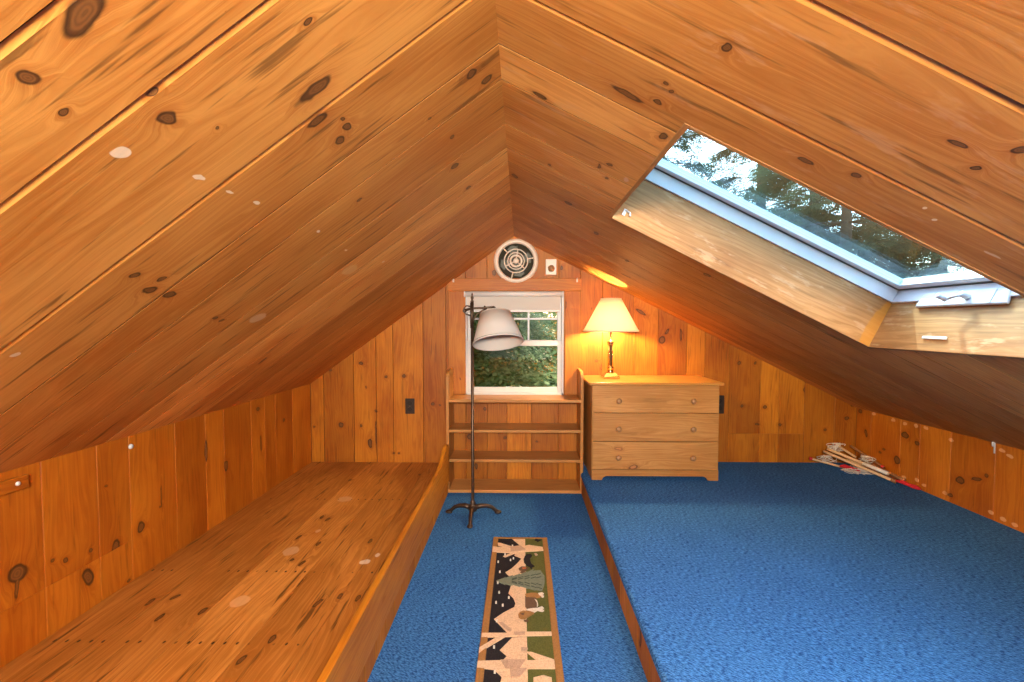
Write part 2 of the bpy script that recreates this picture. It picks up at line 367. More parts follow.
def carpet(name, a, b, rot):
    m = N(name); tc = m.n('TexCoord')
    mp = m.n('Mapping'); m.link(tc.outputs['Object'], mp.inputs[0]); mp.inputs['Rotation'].default_value = (0, 0, rot)
    p = m.mul(mp.outputs[0], (60, 230, 100))
    n1 = m.noise(p, 1, 2, .7); n2 = m.noise(mp.outputs[0], 4, 3); n3 = m.noise(mp.outputs[0], 420, 1)
    f = m.math('ADD', m.ss(n1, .39, .61), m.math('MULTIPLY', m.math('SUBTRACT', n2, .5), .35))
    f = m.math('ADD', f, m.math('MULTIPLY', m.math('SUBTRACT', n3, .5), .5), clamp=True)
    m.principled(m.mix(f, a, b), .95, bump=m.math('ADD', n1, n3), bstr=.7, bdist=.005, **{'Specular IOR Level': .1})
    return m.m
M['carpet'] = carpet('blue_carpet', (.010, .062, .22), (.066, .245, .62), .5)
M['carpet2'] = carpet('blue_platform_carpet', (.011, .068, .235), (.078, .275, .67), .6)

def hooked(name, c, vary=.22):
    m = N(name); tc = m.n('TexCoord')
    v = m.n('TexVoronoi'); m.link(tc.outputs['Object'], v.inputs['Vector']); v.inputs['Scale'].default_value = 170
    nz = m.noise(tc.outputs['Object'], 60, 2)
    a = tuple(q * (1 - vary) for q in c); b = tuple(q * (1 + vary) for q in c)
    m.principled(m.mix(m.math('MULTIPLY_ADD', v.outputs['Distance'], .8, m.math('MULTIPLY', nz, .4), clamp=True), b, a), .95, bump=v.outputs['Distance'], bstr=.8, bdist=.004, **{'Specular IOR Level': .1})
    return m.m
RC = dict(black=hooked('rug_black', (.022, .020, .024)), green=hooked('rug_green', (.105, .115, .032)), tan=hooked('rug_tan', (.34, .175, .060)), cream=hooked('rug_cream', (.74, .53, .34)),
          pink=hooked('rug_dusty', (.52, .36, .25)), sage=hooked('rug_sage', (.19, .225, .165)), dsage=hooked('rug_dark_sage', (.055, .075, .06)), brown=hooked('rug_brown', (.15, .09, .055)), gold=hooked('rug_gold', (.36, .19, .07)), orange=hooked('rug_orange', (.5, .15, .06)), white=hooked('rug_white', (.75, .70, .6)))

def shade_mat(name, col, trans):
    m = N(name); tc = m.n('TexCoord')
    nz = m.noise(m.mul(tc.outputs['Object'], (1, 1, 1)), 260, 2)
    dif = m.n('BsdfDiffuse'); tr = m.n('BsdfTranslucent'); mx = m.n('MixShader')
    c = m.mix(nz, tuple(q * .96 for q in col), col)
    m.link(c, dif.inputs[0]); m.link(c, tr.inputs[0]); mx.inputs[0].default_value = trans
    m.link(dif.outputs[0], mx.inputs[1]); m.link(tr.outputs[0], mx.inputs[2]); m.link(mx.outputs[0], m.out.inputs[0])
    return m.m
M['shade'] = shade_mat('cream_pleat_shade', (.95, .89, .76), .5)
M['shade2'] = shade_mat('white_linen_shade', (.70, .665, .635), .25)
M['blind'] = shade_mat('white_blind_cloth', (.90, .88, .86), .5)

def glass_mat(name, tintc, spec=1.):
    m = N(name)
    t = m.n('BsdfTransparent'); t.inputs[0].default_value = (*tintc, 1)
    g = m.n('BsdfGlossy'); g.inputs['Roughness'].default_value = .02; g.inputs[0].default_value = (spec, spec, spec, 1)
    f = m.n('Fresnel'); ge = m.n('NewGeometry'); m.link(m.math('MULTIPLY_ADD', ge.outputs['Backfacing'], 1 / 1.45 - 1.45, 1.45), f.inputs[0])
    mx = m.n('MixShader'); m.link(f.outputs[0], mx.inputs[0]); m.link(t.outputs[0], mx.inputs[1]); m.link(g.outputs[0], mx.inputs[2]); m.link(mx.outputs[0], m.out.inputs[0])
    return m.m
M['glass'] = glass_mat('window_glass', (.96, .98, .97))
M['skyglass'] = glass_mat('skylight_glass', (.74, .88, .90))
def leaf_mat(name, a, b):
    m = N(name); g = m.n('NewGeometry'); tc = m.n('TexCoord')
    nz = m.noise(tc.outputs['Object'], 2.2, 3)
    c = m.mix(m.math('ADD', m.math('MULTIPLY', g.outputs['Random Per Island'], .6), m.math('MULTIPLY', nz, .4)), a, b)
    dif = m.n('BsdfDiffuse'); tr = m.n('BsdfTranslucent'); mx = m.n('MixShader'); mx.inputs[0].default_value = .35
    m.link(c, dif.inputs[0]); m.link(c, tr.inputs[0]); m.link(dif.outputs[0], mx.inputs[1]); m.link(tr.outputs[0], mx.inputs[2]); m.link(mx.outputs[0], m.out.inputs[0])
    return m.m
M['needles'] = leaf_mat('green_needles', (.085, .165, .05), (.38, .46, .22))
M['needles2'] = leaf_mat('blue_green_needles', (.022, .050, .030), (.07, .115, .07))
M['leaves'] = leaf_mat('autumn_leaves', (.50, .20, .03), (.70, .42, .10))
M['grass'] = plain('lawn_green', (.08, .13, .03), .95, vary=.5, scale=3)

# ------------------------------------------------------------------ room shell
SEAMS = [YR, -1.42, -1.1, -.82, -.55, -.3, -.02, .2, .36, .524, .686, .962, 1.178, 1.345, 1.635, 1.855, 2.01, 2.2, 2.44, 2.70, 2.92, 3.13, 3.36, 3.56, D]
UL = (RX - XL) / math.cos(aL); UR = (XR - RX) / math.cos(aR)
HX0, HX1, HY0, HY1 = .392, 1.560, 1.120, 2.060      # skylight hole in the roof boards
hu0, hu1 = (HX0 - RX) / math.cos(aR), (HX1 - RX) / math.cos(aR)
def ceiling(name, O, U, Nn, L, mat, hole=False):
    b = []
    for a, c in zip(SEAMS, SEAMS[1:]):
        off = (random.uniform(0, 30), random.uniform(0, 30)); tv = random.random()
        segs = [(a, c)]
        if hole:
            cuts = [a] + [h for h in (HY0, HY1) if a < h < c] + [c]; segs = list(zip(cuts, cuts[1:]))
        for p, q in segs:
            rng = [(0, L)]
            if hole and p >= HY0 - 1e-6 and q <= HY1 + 1e-6: rng = [(0, hu0), (hu1, L)]
            for lo, hi in rng:
                b.append(dict(v0=p, v1=q, lo=lambda v, lo=lo: lo, hi=lambda v, hi=hi: hi, c0=(p == a), c1=(q == c), off=off, tint=tv, gap=(.002 if a < 1. else .0042), ch=(.0105 if a < 1. else .0004), cd=(.32 if a < 1. else 1)))
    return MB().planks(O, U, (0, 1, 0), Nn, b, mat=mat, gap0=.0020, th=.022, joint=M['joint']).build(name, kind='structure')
uL = Vector((-math.cos(aL), 0, -math.sin(aL))); nL = Vector((math.sin(aL), 0, -math.cos(aL)))
uR = Vector((math.cos(aR), 0, -math.sin(aR))); nR = Vector((-math.sin(aR), 0, -math.cos(aR)))
ceiling('ceiling_left', (RX, 0, RZ), uL, nL, UL, M['ceil_left'])
ceiling('ceiling_right', (RX, 0, RZ), uR, nR, UR, M['ceil_right'], True)
# roof slabs outside the boards, with rake overhangs; unseen far one lengthened to block sun on the window
def roof_slab(name, U, Nn, L, holes):
    mb = MB(); Mx = Matrix.Translation((RX, 0, RZ)) @ Matrix((U, (0, 1, 0), -Vector(Nn))).transposed().to_4x4()
    y0, y1 = YR - .45, D + .88
    for (a, b, c, d) in holes: mb.box((a, c, .024), (b, d, .20), 0, M=Mx)
    return mb.build(name, M['shingle'], kind='structure')
yA, yB = YR - .45, D + .88
roof_slab('roof_left', uL, nL, UL, [(-.02, UL + .45, yA, yB)])
roof_slab('roof_right', uR, nR, UR, [(-.02, hu0, yA, yB), (hu1, UR + .45, yA, yB), (hu0, hu1, yA, HY0), (hu0, hu1, HY1, yB)])

# gable wall boards
WX0, WX1, WZ0, WZ1 = -.462, .350, .705, 1.568
bx = [XL, -1.64, -1.388, -1.2, -1.058, -.808, -.618, -.456, -.279, -.116, .087, .307, .483, .663, .916, 1.116, 1.35, 1.498, 1.697, 1.951, 2.104, 2.309, 2.553, XR]
def gable(name, y, Nn, mat, win, upper=True):
    wx0, wx1, wz0, wz1 = win
    b = []
    top = lambda v: roof_z(v) + .004
    for a, c in zip(bx, bx[1:]):
        off = (random.uniform(0, 30), random.uniform(0, 30)); tv = random.random()
        cuts = sorted({a, c} | {q for q in (wx0, wx1, RX) if a < q < c})
        for p, q in zip(cuts, cuts[1:]):
            kw = dict(v0=p, v1=q, c0=(p == a), c1=(q == c), off=off, tint=tv, mat=(M['wall_back_right'] if p > .2 and upper else mat))
            if p >= wx0 - 1e-6 and q <= wx1 + 1e-6:
                b.append(dict(kw, lo=lambda v: 0., hi=lambda v: wz0)); b.append(dict(kw, lo=lambda v: wz1, hi=top))
            elif 1.69 < p < 2.3 and upper:
                z = .405
                b.append(dict(kw, lo=lambda v: 0., hi=lambda v: z - .0006, off=None, tint=None)); b.append(dict(kw, lo=lambda v: z + .0006, hi=top))
            else: b.append(dict(kw, lo=lambda v: 0., hi=top))
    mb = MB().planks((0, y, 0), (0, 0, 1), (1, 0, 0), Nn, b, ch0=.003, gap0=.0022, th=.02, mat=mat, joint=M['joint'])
    # sheathing behind the boards
    o = -Nn[1]
    ya, yb = y + o * .021, y + o * .12
    def quadbox(x0, x1, z0, t0, t1): mb.prism([(x0, z0), (x1, z0), (x1, t1), (x0, t0)], 'y', ya, yb, mat=M['siding'])
    for x0, x1, z0, z1 in ((XL - .15, wx0, -.3, None), (wx1, XR + .15, -.3, None), (wx0, wx1, -.3, wz0), (wx0, wx1, wz1, None)):
        cuts = sorted({x0, x1} | ({RX} if x0 < RX < x1 else set()))
        for p, q in zip(cuts, cuts[1:]):
            quadbox(p, q, z0, z1 if z1 else roof_z(p) + .02, z1 if z1 else roof_z(q) + .02)
    return mb.build(name, kind='structure')
gable('wall_back', D, (0, -1, 0), M['wall_back'], (WX0, WX1, WZ0, WZ1))
RW = (-.75, .65, .55, 1.55)
gable('wall_rear', YR, (0, 1, 0), M['trim'], RW, False)
# knee walls
def knee(name, X, Nn, H, seams, butt):
    b = []
    for a, c in zip(seams, seams[1:]):
        off = (random.uniform(0, 30), random.uniform(0, 30)); tv = random.random()
        kw = dict(v0=a, v1=c, off=off, tint=tv)
        if butt and butt[0] <= a < butt[1]:
            z = butt[2]
            b.append(dict(kw, lo=lambda v: 0., hi=lambda v: z - .0005, tint=min(1, tv + .2), off=None)); b.append(dict(kw, lo=lambda v: z + .0005, hi=lambda v: H))
        else: b.append(dict(kw, lo=lambda v: 0., hi=lambda v: H))
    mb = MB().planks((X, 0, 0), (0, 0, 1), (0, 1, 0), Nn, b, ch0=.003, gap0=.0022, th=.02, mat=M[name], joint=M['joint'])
    o = -Nn[0]
    mb.box((X + o * .021, YR - .12, -.3), (X + o * .12, D + .12, H + .06), 0, mat=M['siding'])
    return mb.build(name, kind='structure')
rear = [YR, -1.5, -1.27, -1.04, -.8, -.57, -.36, -.12, .1, .32, .55, .74, .96, 1.17]
knee('wall_left', XL, (1, 0, 0), LZ + .01, rear + [1.39, 1.603, 1.82, 1.974, 2.244, 2.466, 2.622, 2.894, 3.05, 3.185, 3.426, D], (1.3, 1.9, .335))
knee('wall_right', XR, (-1, 0, 0), RRZ + .01, rear + [1.42, 1.66, 1.9, 2.16, 2.40, 2.643, 2.913, 3.137, 3.297, 3.574, D], None)
# carpeted floor
MB().box((XL, YR, -.12), (XR, D, 0), 0).build('floor', M['carpet'], kind='structure')

# ------------------------------------------------------------------ built-in platforms
PZ, PX = .17, .458
pl = empty('carpeted_platform', (1.6, 1.0, 0), 'raised built-in platform covered in blue carpet along the right side of the loft', 'platform')
def child(o, p):
    o.parent = p; o.matrix_parent_inverse = Matrix.Translation(p.location).inverted(); return o
prof = [(PX, PZ - .03), (PX + .004, PZ - .012), (PX + .014, PZ - .003), (PX + .03, PZ), (XR, PZ), (XR, PZ - .03)]
m_ = MB(); m_.prism(prof, 'y', YR, 3.45)
m_.box((.484, 3.45, PZ - .03), (XR, D, PZ), .004)
child(m_.build('carpet_top', M['carpet2']), pl)
bb = []
ys = list(np.arange(YR, 3.44, .165)) + [3.45]
for a, c in zip(ys, ys[1:]): bb.append(dict(v0=a, v1=c, lo=lambda v: 0., hi=lambda v: PZ - .03))
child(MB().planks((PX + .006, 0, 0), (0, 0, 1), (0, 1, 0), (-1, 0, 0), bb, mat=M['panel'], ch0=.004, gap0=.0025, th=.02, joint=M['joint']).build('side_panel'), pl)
child(MB().box((PX + .03, YR, 0), (XR, 3.45, PZ - .031), 0).build('frame', M['curb']), pl)

bp = empty('bed_platform', (-1.15, 1.4, 0), 'worn wooden built-in bed platform with a raised front board along the left wall', 'platform')
DZ = .15; CX0, CX1 = -.577, -.550
db = []
for a, c in zip([XL, -1.52, -1.26, -.99, -.76], [-1.52, -1.26, -.99, -.76, CX0]):
    db.append(dict(v0=a, v1=c, lo=lambda v: -.6, hi=lambda v: D))
child(MB().planks((0, 0, DZ), (0, 1, 0), (1, 0, 0), (0, 0, 1), db, ch0=.0015, gap0=.001, th=.03).build('deck', M['deck']), bp)
pf = [(-.6, .10), (3.44, .10), (3.44, .345), (3.425, .375), (3.395, .393), (3.355, .397), (3.31, .392), (3.265, .375), (3.215, .350), (3.155, .326), (3.09, .311), (3.0, .303), (2.85, .300), (-.6, .300)]
child(MB().prism(pf, 'x', CX0, CX1, bev=.003, g=(0, 1, 0)).build('front_board', M['curb']), bp)
bb = []
ys = list(np.arange(-.6, 3.42, .128)) + [3.44]
for a, c in zip(ys, ys[1:]): bb.append(dict(v0=a, v1=c, lo=lambda v: 0., hi=lambda v: .10))
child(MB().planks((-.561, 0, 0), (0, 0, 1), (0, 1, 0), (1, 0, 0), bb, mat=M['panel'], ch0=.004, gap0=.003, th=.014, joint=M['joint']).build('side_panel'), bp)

# ------------------------------------------------------------------ gable window
w1 = MB()
fy0, fy1 = D - .004, D + .11
for lo, hi in (((WX0, fy0, WZ0), (WX0 + .018, fy1, WZ1)), ((WX1 - .018, fy0, WZ0), (WX1, fy1, WZ1)), ((WX0, fy0, WZ1 - .022), (WX1, fy1, WZ1)), ((WX0, fy0, WZ0), (WX1, fy1, WZ0 + .03))):
    w1.box(lo, hi, .003)
win = w1.build('window_1', M['white'], kind='structure')
def sash(name, x0, x1, z0, z1, ya, yb, st, bot, top):
    mb = MB()
    mb.box((x0, ya, z0), (x0 + st, yb, z1), .004).box((x1 - st, ya, z0), (x1, yb, z1), .004)
    mb.box((x0 + st, ya, z0), (x1 - st, yb, z0 + bot), .004).box((x0 + st, ya, z1 - top), (x1 - st, yb, z1), .004)
    return mb.build(name, M['white'], win)
mid = 1.146
sl = sash('lower_sash', WX0 + .018, WX1 - .018, WZ0 + .03, mid + .02, D + .012, D + .042, .032, .045, .045)
su = sash('upper_sash', WX0 + .018, WX1 - .018, mid - .022, WZ1 - .022, D + .046, D + .076, .032, .045, .045)
MB().box((WX0 + .045, D + .025, WZ0 + .07), (WX1 - .045, D + .029, mid - .02), 0).build('pane', M['glass'], sl)
MB().box((WX0 + .045, D + .059, mid + .015), (WX1 - .045, D + .063, WZ1 - .06), 0).build('pane', M['glass'], su)
gx0, gx1, gz0, gz1 = WX0 + .050, WX1 - .050, mid + .023, WZ1 - .067
mz = 1.345
for k in (1, 2):
    x = gx0 + (gx1 - gx0) * k / 3
    MB().box((x - .008, D + .050, gz0), (x + .008, D + .058, gz1), .002).build('muntin', M['white'], su)
MB().box((gx0, D + .050, mz - .008), (gx1, D + .0585, mz + .008), .002).build('muntin', M['white'], su)
MB().box((-.09, D - .004, mid + .02), (-.03, D + .03, mid + .032), .003).build('sash_lock', M['white'], sl)
# casing
MB().box((-.592, D - .021, .726), (WX0 + .008, D - .0005, 1.570), .003).build('trim_1', M['trim'], kind='structure')
MB().box((WX1 - .002 + .01, D - .021, .726), (.483, D - .0005, 1.570), .003).build('trim_2', M['trim'], kind='structure')
MB().box((-.600, D - .023, 1.5705), (.488, D - .0005, 1.672), .003).build('trim_3', M['trim'], kind='structure')
# roller blind
rb = empty('roller_blind', (-.055, D - .012, 1.545), 'white roller blind rolled high behind the top of the gable window', 'blind')
child(MB().tube([(-.455, D - .022, 1.545), (.335, D - .022, 1.545)], .0195, 20).build('roller', M['white']), rb)
child(MB().box((-.445, D - .010, 1.413), (.318, D - .0075, 1.545), .0008).build('cloth', M['blind']), rb)
child(MB().box((-.445, D - .013, 1.400), (.318, D - .0045, 1.416), .003).build('hem_bar', M['white']), rb)
for x in (-.4585, .3385):
    child(MB().box((x - .004, D - .045, 1.522), (x + .004, D - .002, 1.568), .002).build('bracket', M['white']), rb)
# two little curtain brackets left on the head casing
for i, (x, lb) in enumerate(((-.548, 'small white curtain bracket at the left end of the window head board'), (.452, 'small white curtain bracket at the right end of the window head board'))):
    MBk = MB().box((x - .006, D - .040, 1.640), (x + .006, D - .0235, 1.668), .002).tube([(x, D - .036, 1.655), (x, D - .05, 1.66), (x, D - .05, 1.672)], .003, 6)
    tag(MBk.build('curtain_bracket', M['offwhite']), lb, 'bracket', 'curtain brackets')

# ------------------------------------------------------------------ skylight
# local frame of the right slope: x down-slope, y along ridge, z out through the roof
MS = Matrix.Translation((RX, 0, RZ)) @ Matrix((uR, (0, 1, 0), -nR)).transposed().to_4x4()
su0, su1 = hu0 + .016, hu1 - .016; sy0, sy1 = HY0 + .016, HY1 - .016
fr = MB()
def ring(mb, x0, x1, y0, y1, t0, t1, w, bev=.002, **kw):
    mb.box((x0, y0, t0), (x0 + w, y1, t1), bev, M=MS, **kw).box((x1 - w, y0, t0), (x1, y1, t1), bev, M=MS, **kw)
    mb.box((x0 + w, y0, t0), (x1 - w, y0 + w, t1), bev, M=MS, **kw).box((x0 + w, y1 - w, t0), (x1 - w, y1, t1), bev, M=MS, **kw)
    return mb
ring(fr, su0 - .012, su1 + .012, sy0 - .012, sy1 + .012, .205, .262, .022)
sky = fr.build('window_2', M['white'], kind='structure')
ring(MB(), su0 - .004, su1 + .004, sy0 - .004, sy1 + .004, .2625, .2655, .020).build('gasket', M['gunmetal'], sky)
sash2 = ring(MB(), su0 - .006, su1 + .006, sy0 - .006, sy1 + .006, .266, .305, .040).build('sash', M['alu'], sky)
ring(MB(), su0 + .030, su1 - .030, sy0 + .030, sy1 - .030, .268, .276, .010).build('glazing_bead', M['alu'], sash2)
MB().box((su0 + .02, sy0 + .02, .282), (su1 - .02, sy1 - .02, .290), 0, M=MS).build('pane', M['skyglass'], sash2)
ring(MB(), su0 - .06, su1 + .06, sy0 - .06, sy1 + .06, .21, .262, .046).build('flashing', M['gunmetal'], sky)
t0, t1 = -.010, .205
for lo, hi, g in (((hu0, HY0, -.001), (su0, HY1, t1), 'y'), ((su1, HY0, t0), (hu1, HY1, t1), 'y'), ((su0, HY0, -.001), (su1, sy0, t1), 'x'), ((su0, sy1, t0), (su1, HY1, t1), 'x')):
    gv = MS.to_3x3() @ Vector((0, 1, 0) if g == 'y' else (1, 0, 0))
    MB().box(lo, hi, .002, M=MS, g=gv).build('shaft_board', M['shaft'], sky)
# crank operator on the lower shaft board
op = MB().prism([(1.545, .175), (1.900, .175), (1.887, .236), (1.560, .236)], 'x', su1 - .016, su1 - .0015, bev=.006, M=MS)
op.box((su1 - .0185, 1.600, .178), (su1 - .015, 1.612, .232), .001, M=MS)
opo = op.build('crank_operator', M['white'], sky)
hub = MS @ Vector((su1 - .016, 1.690, .205)); out = MS.to_3x3() @ Vector((-1, 0, 0)); yv = Vector((0, 1, 0)); tv_ = MS.to_3x3() @ Vector((0, 0, 1))
MB().tube([hub, hub + out * .028], .011, 14).tube([hub + out * .022, hub + out * .024 + yv * .03 - tv_ * .006, hub + out * .03 + yv * .05 - tv_ * .02], .006, 10).tube([hub + out * .028 + yv * .05 - tv_ * .02, hub + out * .062 + yv * .05 - tv_ * .02], .009, 12).build('crank_handle', M['white'], opo)
# loose bits in the shaft
bk = MB().box((su0 + .03, sy1 - .012, .02), (su0 + .045, sy1 - .0005, .05), .002, M=MS).tube([MS @ Vector((su0 + .035, sy1 - .008, .045)), MS @ Vector((su0 + .06, sy1 - .025, .038)), MS @ Vector((su0 + .065, sy1 - .028, .025))], .004, 8)
tag(bk.build('screen_clip', M['white']), 'tiny white clip at the upper far corner of the skylight shaft', 'clip')
tag(MB().box((su1 - .008, 1.70, .038), (su1 - .0005, 1.80, .050), .003, M=MS).build('paint_flake', M['tape']), 'narrow pale latch of peeling paint low on the skylight lower board', 'flake')  # peeling paint on the board, built as a thin raised strip

# ------------------------------------------------------------------ bookshelf under the window
bs = empty('bookshelf', (-.05, 3.58, 0), 'low built-in pine bookshelf with four empty shelves beneath the gable window', 'bookshelf')
BY0, BY1, BX0, BX1 = 3.462, 3.708, -.575, .478
sp = [(BY1, .024), (BY0, .024), (BY0, .885)] + [(BY0 + .055 * (1 - math.cos(a)), .885 + .055 * math.sin(a)) for a in np.linspace(.2, PI / 2, 6)] + [(BY1, .945)]
for x0, x1 in ((BX0, BX0 + .022), (BX1 - .022, BX1)):
    child(MB().prism(sp, 'x', x0, x1, bev=.002, g=(0, 0, 1)).build('side_panel', M['shelf']), bs)
for z, y0 in ((.712, BY0 - .004), (.4785, BY0), (.248, BY0)):
    child(MB().box((BX0 + .022, y0, z - .011), (BX1 - .022, BY1, z + .011), .003).build('shelf', M['shelf']), bs)
child(MB().box((BX0, BY0 - .010, .001), (BX1 + .002, BY1, .0235), .003).build('shelf', M['shelf']), bs)

# ------------------------------------------------------------------ dresser
dr = empty('dresser', (.97, 3.5, PZ), 'small natural pine three-drawer dresser standing on the carpeted platform', 'dresser')
X0, X1, Y0, Y1 = .513, 1.425, 3.275, 3.715
ct = MB()
ct.box((X0, Y0 + .004, PZ + .001), (X0 + .02, Y1, .863), .002, g=(0, 0, 1)); ct.box((X1 - .02, Y0 + .004, PZ + .001), (X1, Y1, .863), .002, g=(0, 0, 1))
ct.box((X0 + .02, Y1 - .01, PZ + .03), (X1 - .02, Y1, .863), 0)
for z in (.255, .452, .659, .855): ct.box((X0 + .02, Y0 + .02, z - .008), (X1 - .02, Y1 - .01, z + .008), 0)
child(ct.build('carcass', M['dresser']), dr)
tp = [(.487, 3.262), (.495, 3.250), (1.442, 3.250), (1.450, 3.258), (1.450, 3.722), (.487, 3.722)]
child(MB().prism(tp, 'z', .8635, .884, bev=.004, g=(1, 0, 0)).build('top', M['dresser_top']), dr)
pz0, pz1 = PZ + .001, .247
ps = [(X0, pz0), (X0 + .075, pz0)] + [(X0 + .075 + .045 * (1 - math.cos(a)), pz0 + .030 * math.sin(a)) for a in np.linspace(.1, PI / 2, 6)]
ps += [(X0 + X1 - q[0], q[1]) for q in ps[::-1]] + [(X1, pz1), (X0, pz1)]
child(MB().prism(ps, 'y', Y0 - .004, Y0 + .018, bev=.002, g=(1, 0, 0)).build('base_board', M['dresser']), dr)
for (z0, z1), kz in zip(((.665, .860), (.457, .660), (.250, .452)), (.751, .549, .341)):
    dw = child(MB().box((X0 + .004, Y0 - .006, z0), (X1 - .004, Y0 + .014, z1), .003, g=(1, 0, 0)).build('drawer', M['dresser']), dr)
    for kx in (.702, 1.234):
        k = MB().lathe([(0, .0), (.009, .0), (.008, .008), (.010, .012), (.018, .017), (.0205, .023), (.018, .029), (.010, .033), (0, .034)], 20, M=Matrix.Translation((kx, Y0 - .005, kz)) @ Matrix.Rotation(PI / 2, 4, 'X')).build('knob', M['knob'])
        k.parent = dw

# ------------------------------------------------------------------ table lamp
TX, TY, TZ = .690, 3.515, .885
tl = empty('table_lamp', (TX, TY, TZ), 'lit brass table lamp with a cream cone shade standing on the dresser', 'lamp')
b = MB().box((-.062, -.062, 0), (.062, .062, .018), .004)
b.lathe([(.0, .045), (.030, .045), (.040, .040), (.058, .018), (.0, .018)], 4, M=Matrix.Rotation(PI / 4, 4, 'Z') @ Matrix.Diagonal((1.35, 1.35, 1, 1)), smooth=False)
b.lathe([(.022, .045), (.024, .058), (.016, .066), (.027, .074), (.030, .082), (.022, .090), (.018, .098)], 24)
b.build('base', M['brass'], tl)
c = MB().lathe([(.0, .096), (.0155, .096), (.0155, .255), (.0, .255)], 12, smooth=False); c.build('column', M['bronze_glass'], tl)
for a in range(4):
    an = PI / 4 + a * PI / 2
    c = MB().tube([(.018 * math.cos(an), .018 * math.sin(an), .096), (.018 * math.cos(an), .018 * math.sin(an), .256)], .0035, 8).build('column_rod', M['brass'], tl)
MB().lathe([(.0, .254), (.020, .254), (.026, .262), (.020, .270), (.028, .278), (.030, .286), (.014, .292), (.008, .300), (.008, .345), (.014, .350), (.016, .385), (.0, .388)], 24).build('socket', M['brass'], tl)
sh = MB()
sh.lathe([(.208, .362), (.2095, .364), (.078, .610), (.0765, .610), (.2065, .3635), (.208, .362)], 64)
sh.build('lamp_shade', M['shade'], tl)
MB().lathe([(.2085, .360), (.2105, .360), (.2105, .372), (.2055, .372), (.2085, .360)], 64).build('shade_rim', M['shade'], tl)
MB().lathe([(.0765, .604), (.0795, .604), (.0785, .613), (.0755, .613), (.0765, .604)], 48).build('shade_rim', M['shade'], tl)
sp_ = MB()
for a in range(3):
    an = a * 2 * PI / 3
    sp_.tube([(0, 0, .598), (.0765 * math.cos(an), .0765 * math.sin(an), .604)], .0022, 6)
sp_.tube([(.014, 0, .385), (.05, 0, .46), (.045, 0, .54), (0, 0, .598), (-.045, 0, .54), (-.05, 0, .46), (-.014, 0, .385)], .002, 6)
sp_.build('harp', M['brass'], tl)
def emit(name, col, st):
    m = N(name); e = m.n('Emission'); e.inputs[0].default_value = (*col, 1); e.inputs[1].default_value = st; m.link(e.outputs[0], m.out.inputs[0]); return m.m
MB().lathe([(0, .385), (.012, .388), (.014, .40), (.028, .425), (.031, .445), (.024, .468), (.01, .479), (0, .48)], 20).build('bulb', emit('lit_bulb', (1, .66, .30), 850), tl)

# ------------------------------------------------------------------ floor lamp
FX, FY = -.327, 3.045
fl = empty('floor_lamp', (FX, FY, 0), 'tall iron floor lamp with a white tilted shade in front of the window', 'lamp')
MB().lathe([(.0, .030), (.022, .032), (.032, .045), (.034, .060), (.024, .072), (.016, .082), (.019, .090), (.012, .100), (.009, .115), (.009, .118)], 20).build('base_hub', M['iron'], fl)
for an in (-PI / 2, .26, PI - .26):
    c_, s_ = math.cos(an), math.sin(an)
    pp = [(.02, .055), (.055, .062), (.095, .058), (.130, .046), (.152, .026), (.166, .013), (.185, .010)]
    lg = MB().tube([(c_ * r, s_ * r, z) for r, z in pp], [.017, .016, .0135, .0125, .012, .012, .009], 10)
    lg.lathe([(0, 0), (.018, 0), (.019, .008), (.012, .016), (0, .018)], 14, M=Matrix.Translation((c_ * .176, s_ * .176, 0)) @ Matrix.Rotation(an, 4, 'Z') @ Matrix.Diagonal((1.35, 1, 1, 1)))
    lg.build('leg', M['iron'], fl)
MB().lathe([(.0105, .110), (.0105, 1.455), (.006, 1.456)], 14).build('pole', M['iron'], fl)
MB().lathe([(.0085, 1.45), (.012, 1.455), (.007, 1.465), (.010, 1.475), (.0105, 1.483), (.004, 1.495), (.006, 1.503), (0, 1.512)], 14).build('finial', M['iron'], fl)
ar = MB()
ar.tube([(0, -.012, 1.275), (0, -.012, 1.445)], .0125, 12)
ar.tube([(-.045, -.005, 1.395), (-.012, -.01, 1.405), (.02, -.012, 1.408), (.07, -.012, 1.410), (.10, -.012, 1.413), (.15, -.010, 1.416)], [.010, .009, .007, .007, .007, .008], 10)
ar.tube([(.004, -.014, 1.290), (.012, -.014, 1.335), (.035, -.014, 1.370), (.070, -.013, 1.392), (.10, -.012, 1.408)], .0055, 8)
ar.tube([(-.010, -.014, 1.42), (-.035, -.014, 1.425), (-.052, -.014, 1.41), (-.055, -.014, 1.385), (-.04, -.014, 1.37), (-.012, -.014, 1.36)], .005, 8)
ar.lathe([(0, -.008), (.013, -.006), (.015, .0), (.013, .006), (0, .008)], 12, M=Matrix.Translation((.085, -.012, 1.411)) @ Matrix.Rotation(PI / 2, 4, 'Y'))
ar.build('swing_arm', M['iron'], fl)
MB().lathe([(0, -.014), (.008, -.012), (.014, 0), (.008, .012), (0, .014)], 12, M=Matrix.Translation((-.05, -.006, 1.392)) @ Matrix.Rotation(PI / 2, 4, 'Y')).build('clamp_knob', M['iron'], fl)
top = Vector((-.170 - FX, 3.015 - FY, 1.368)); bot = Vector((-.148 - FX, 2.948 - FY, 1.182))
ax = (top - bot).normalized(); h = (top - bot).length
Ms = Matrix.Translation(bot) @ ax.to_track_quat('Z', 'Y').to_matrix().to_4x4()
MB().lathe([(.164, 0), (.1655, 0), (.104, h), (.1025, h), (.164, 0)], 64, M=Ms).build('lamp_shade', M['shade2'], fl)
MB().lathe([(.1635, -.003), (.1670, -.003), (.1655, .010), (.1625, .010), (.1635, -.003)], 64, M=Ms).build('shade_rim', M['shade2'], fl)
MB().lathe([(.1015, h - .006), (.105, h - .006), (.105, h + .003), (.1015, h + .003), (.1015, h - .006)], 48, M=Ms).build('shade_rim', M['shade2'], fl)
s3 = MB()
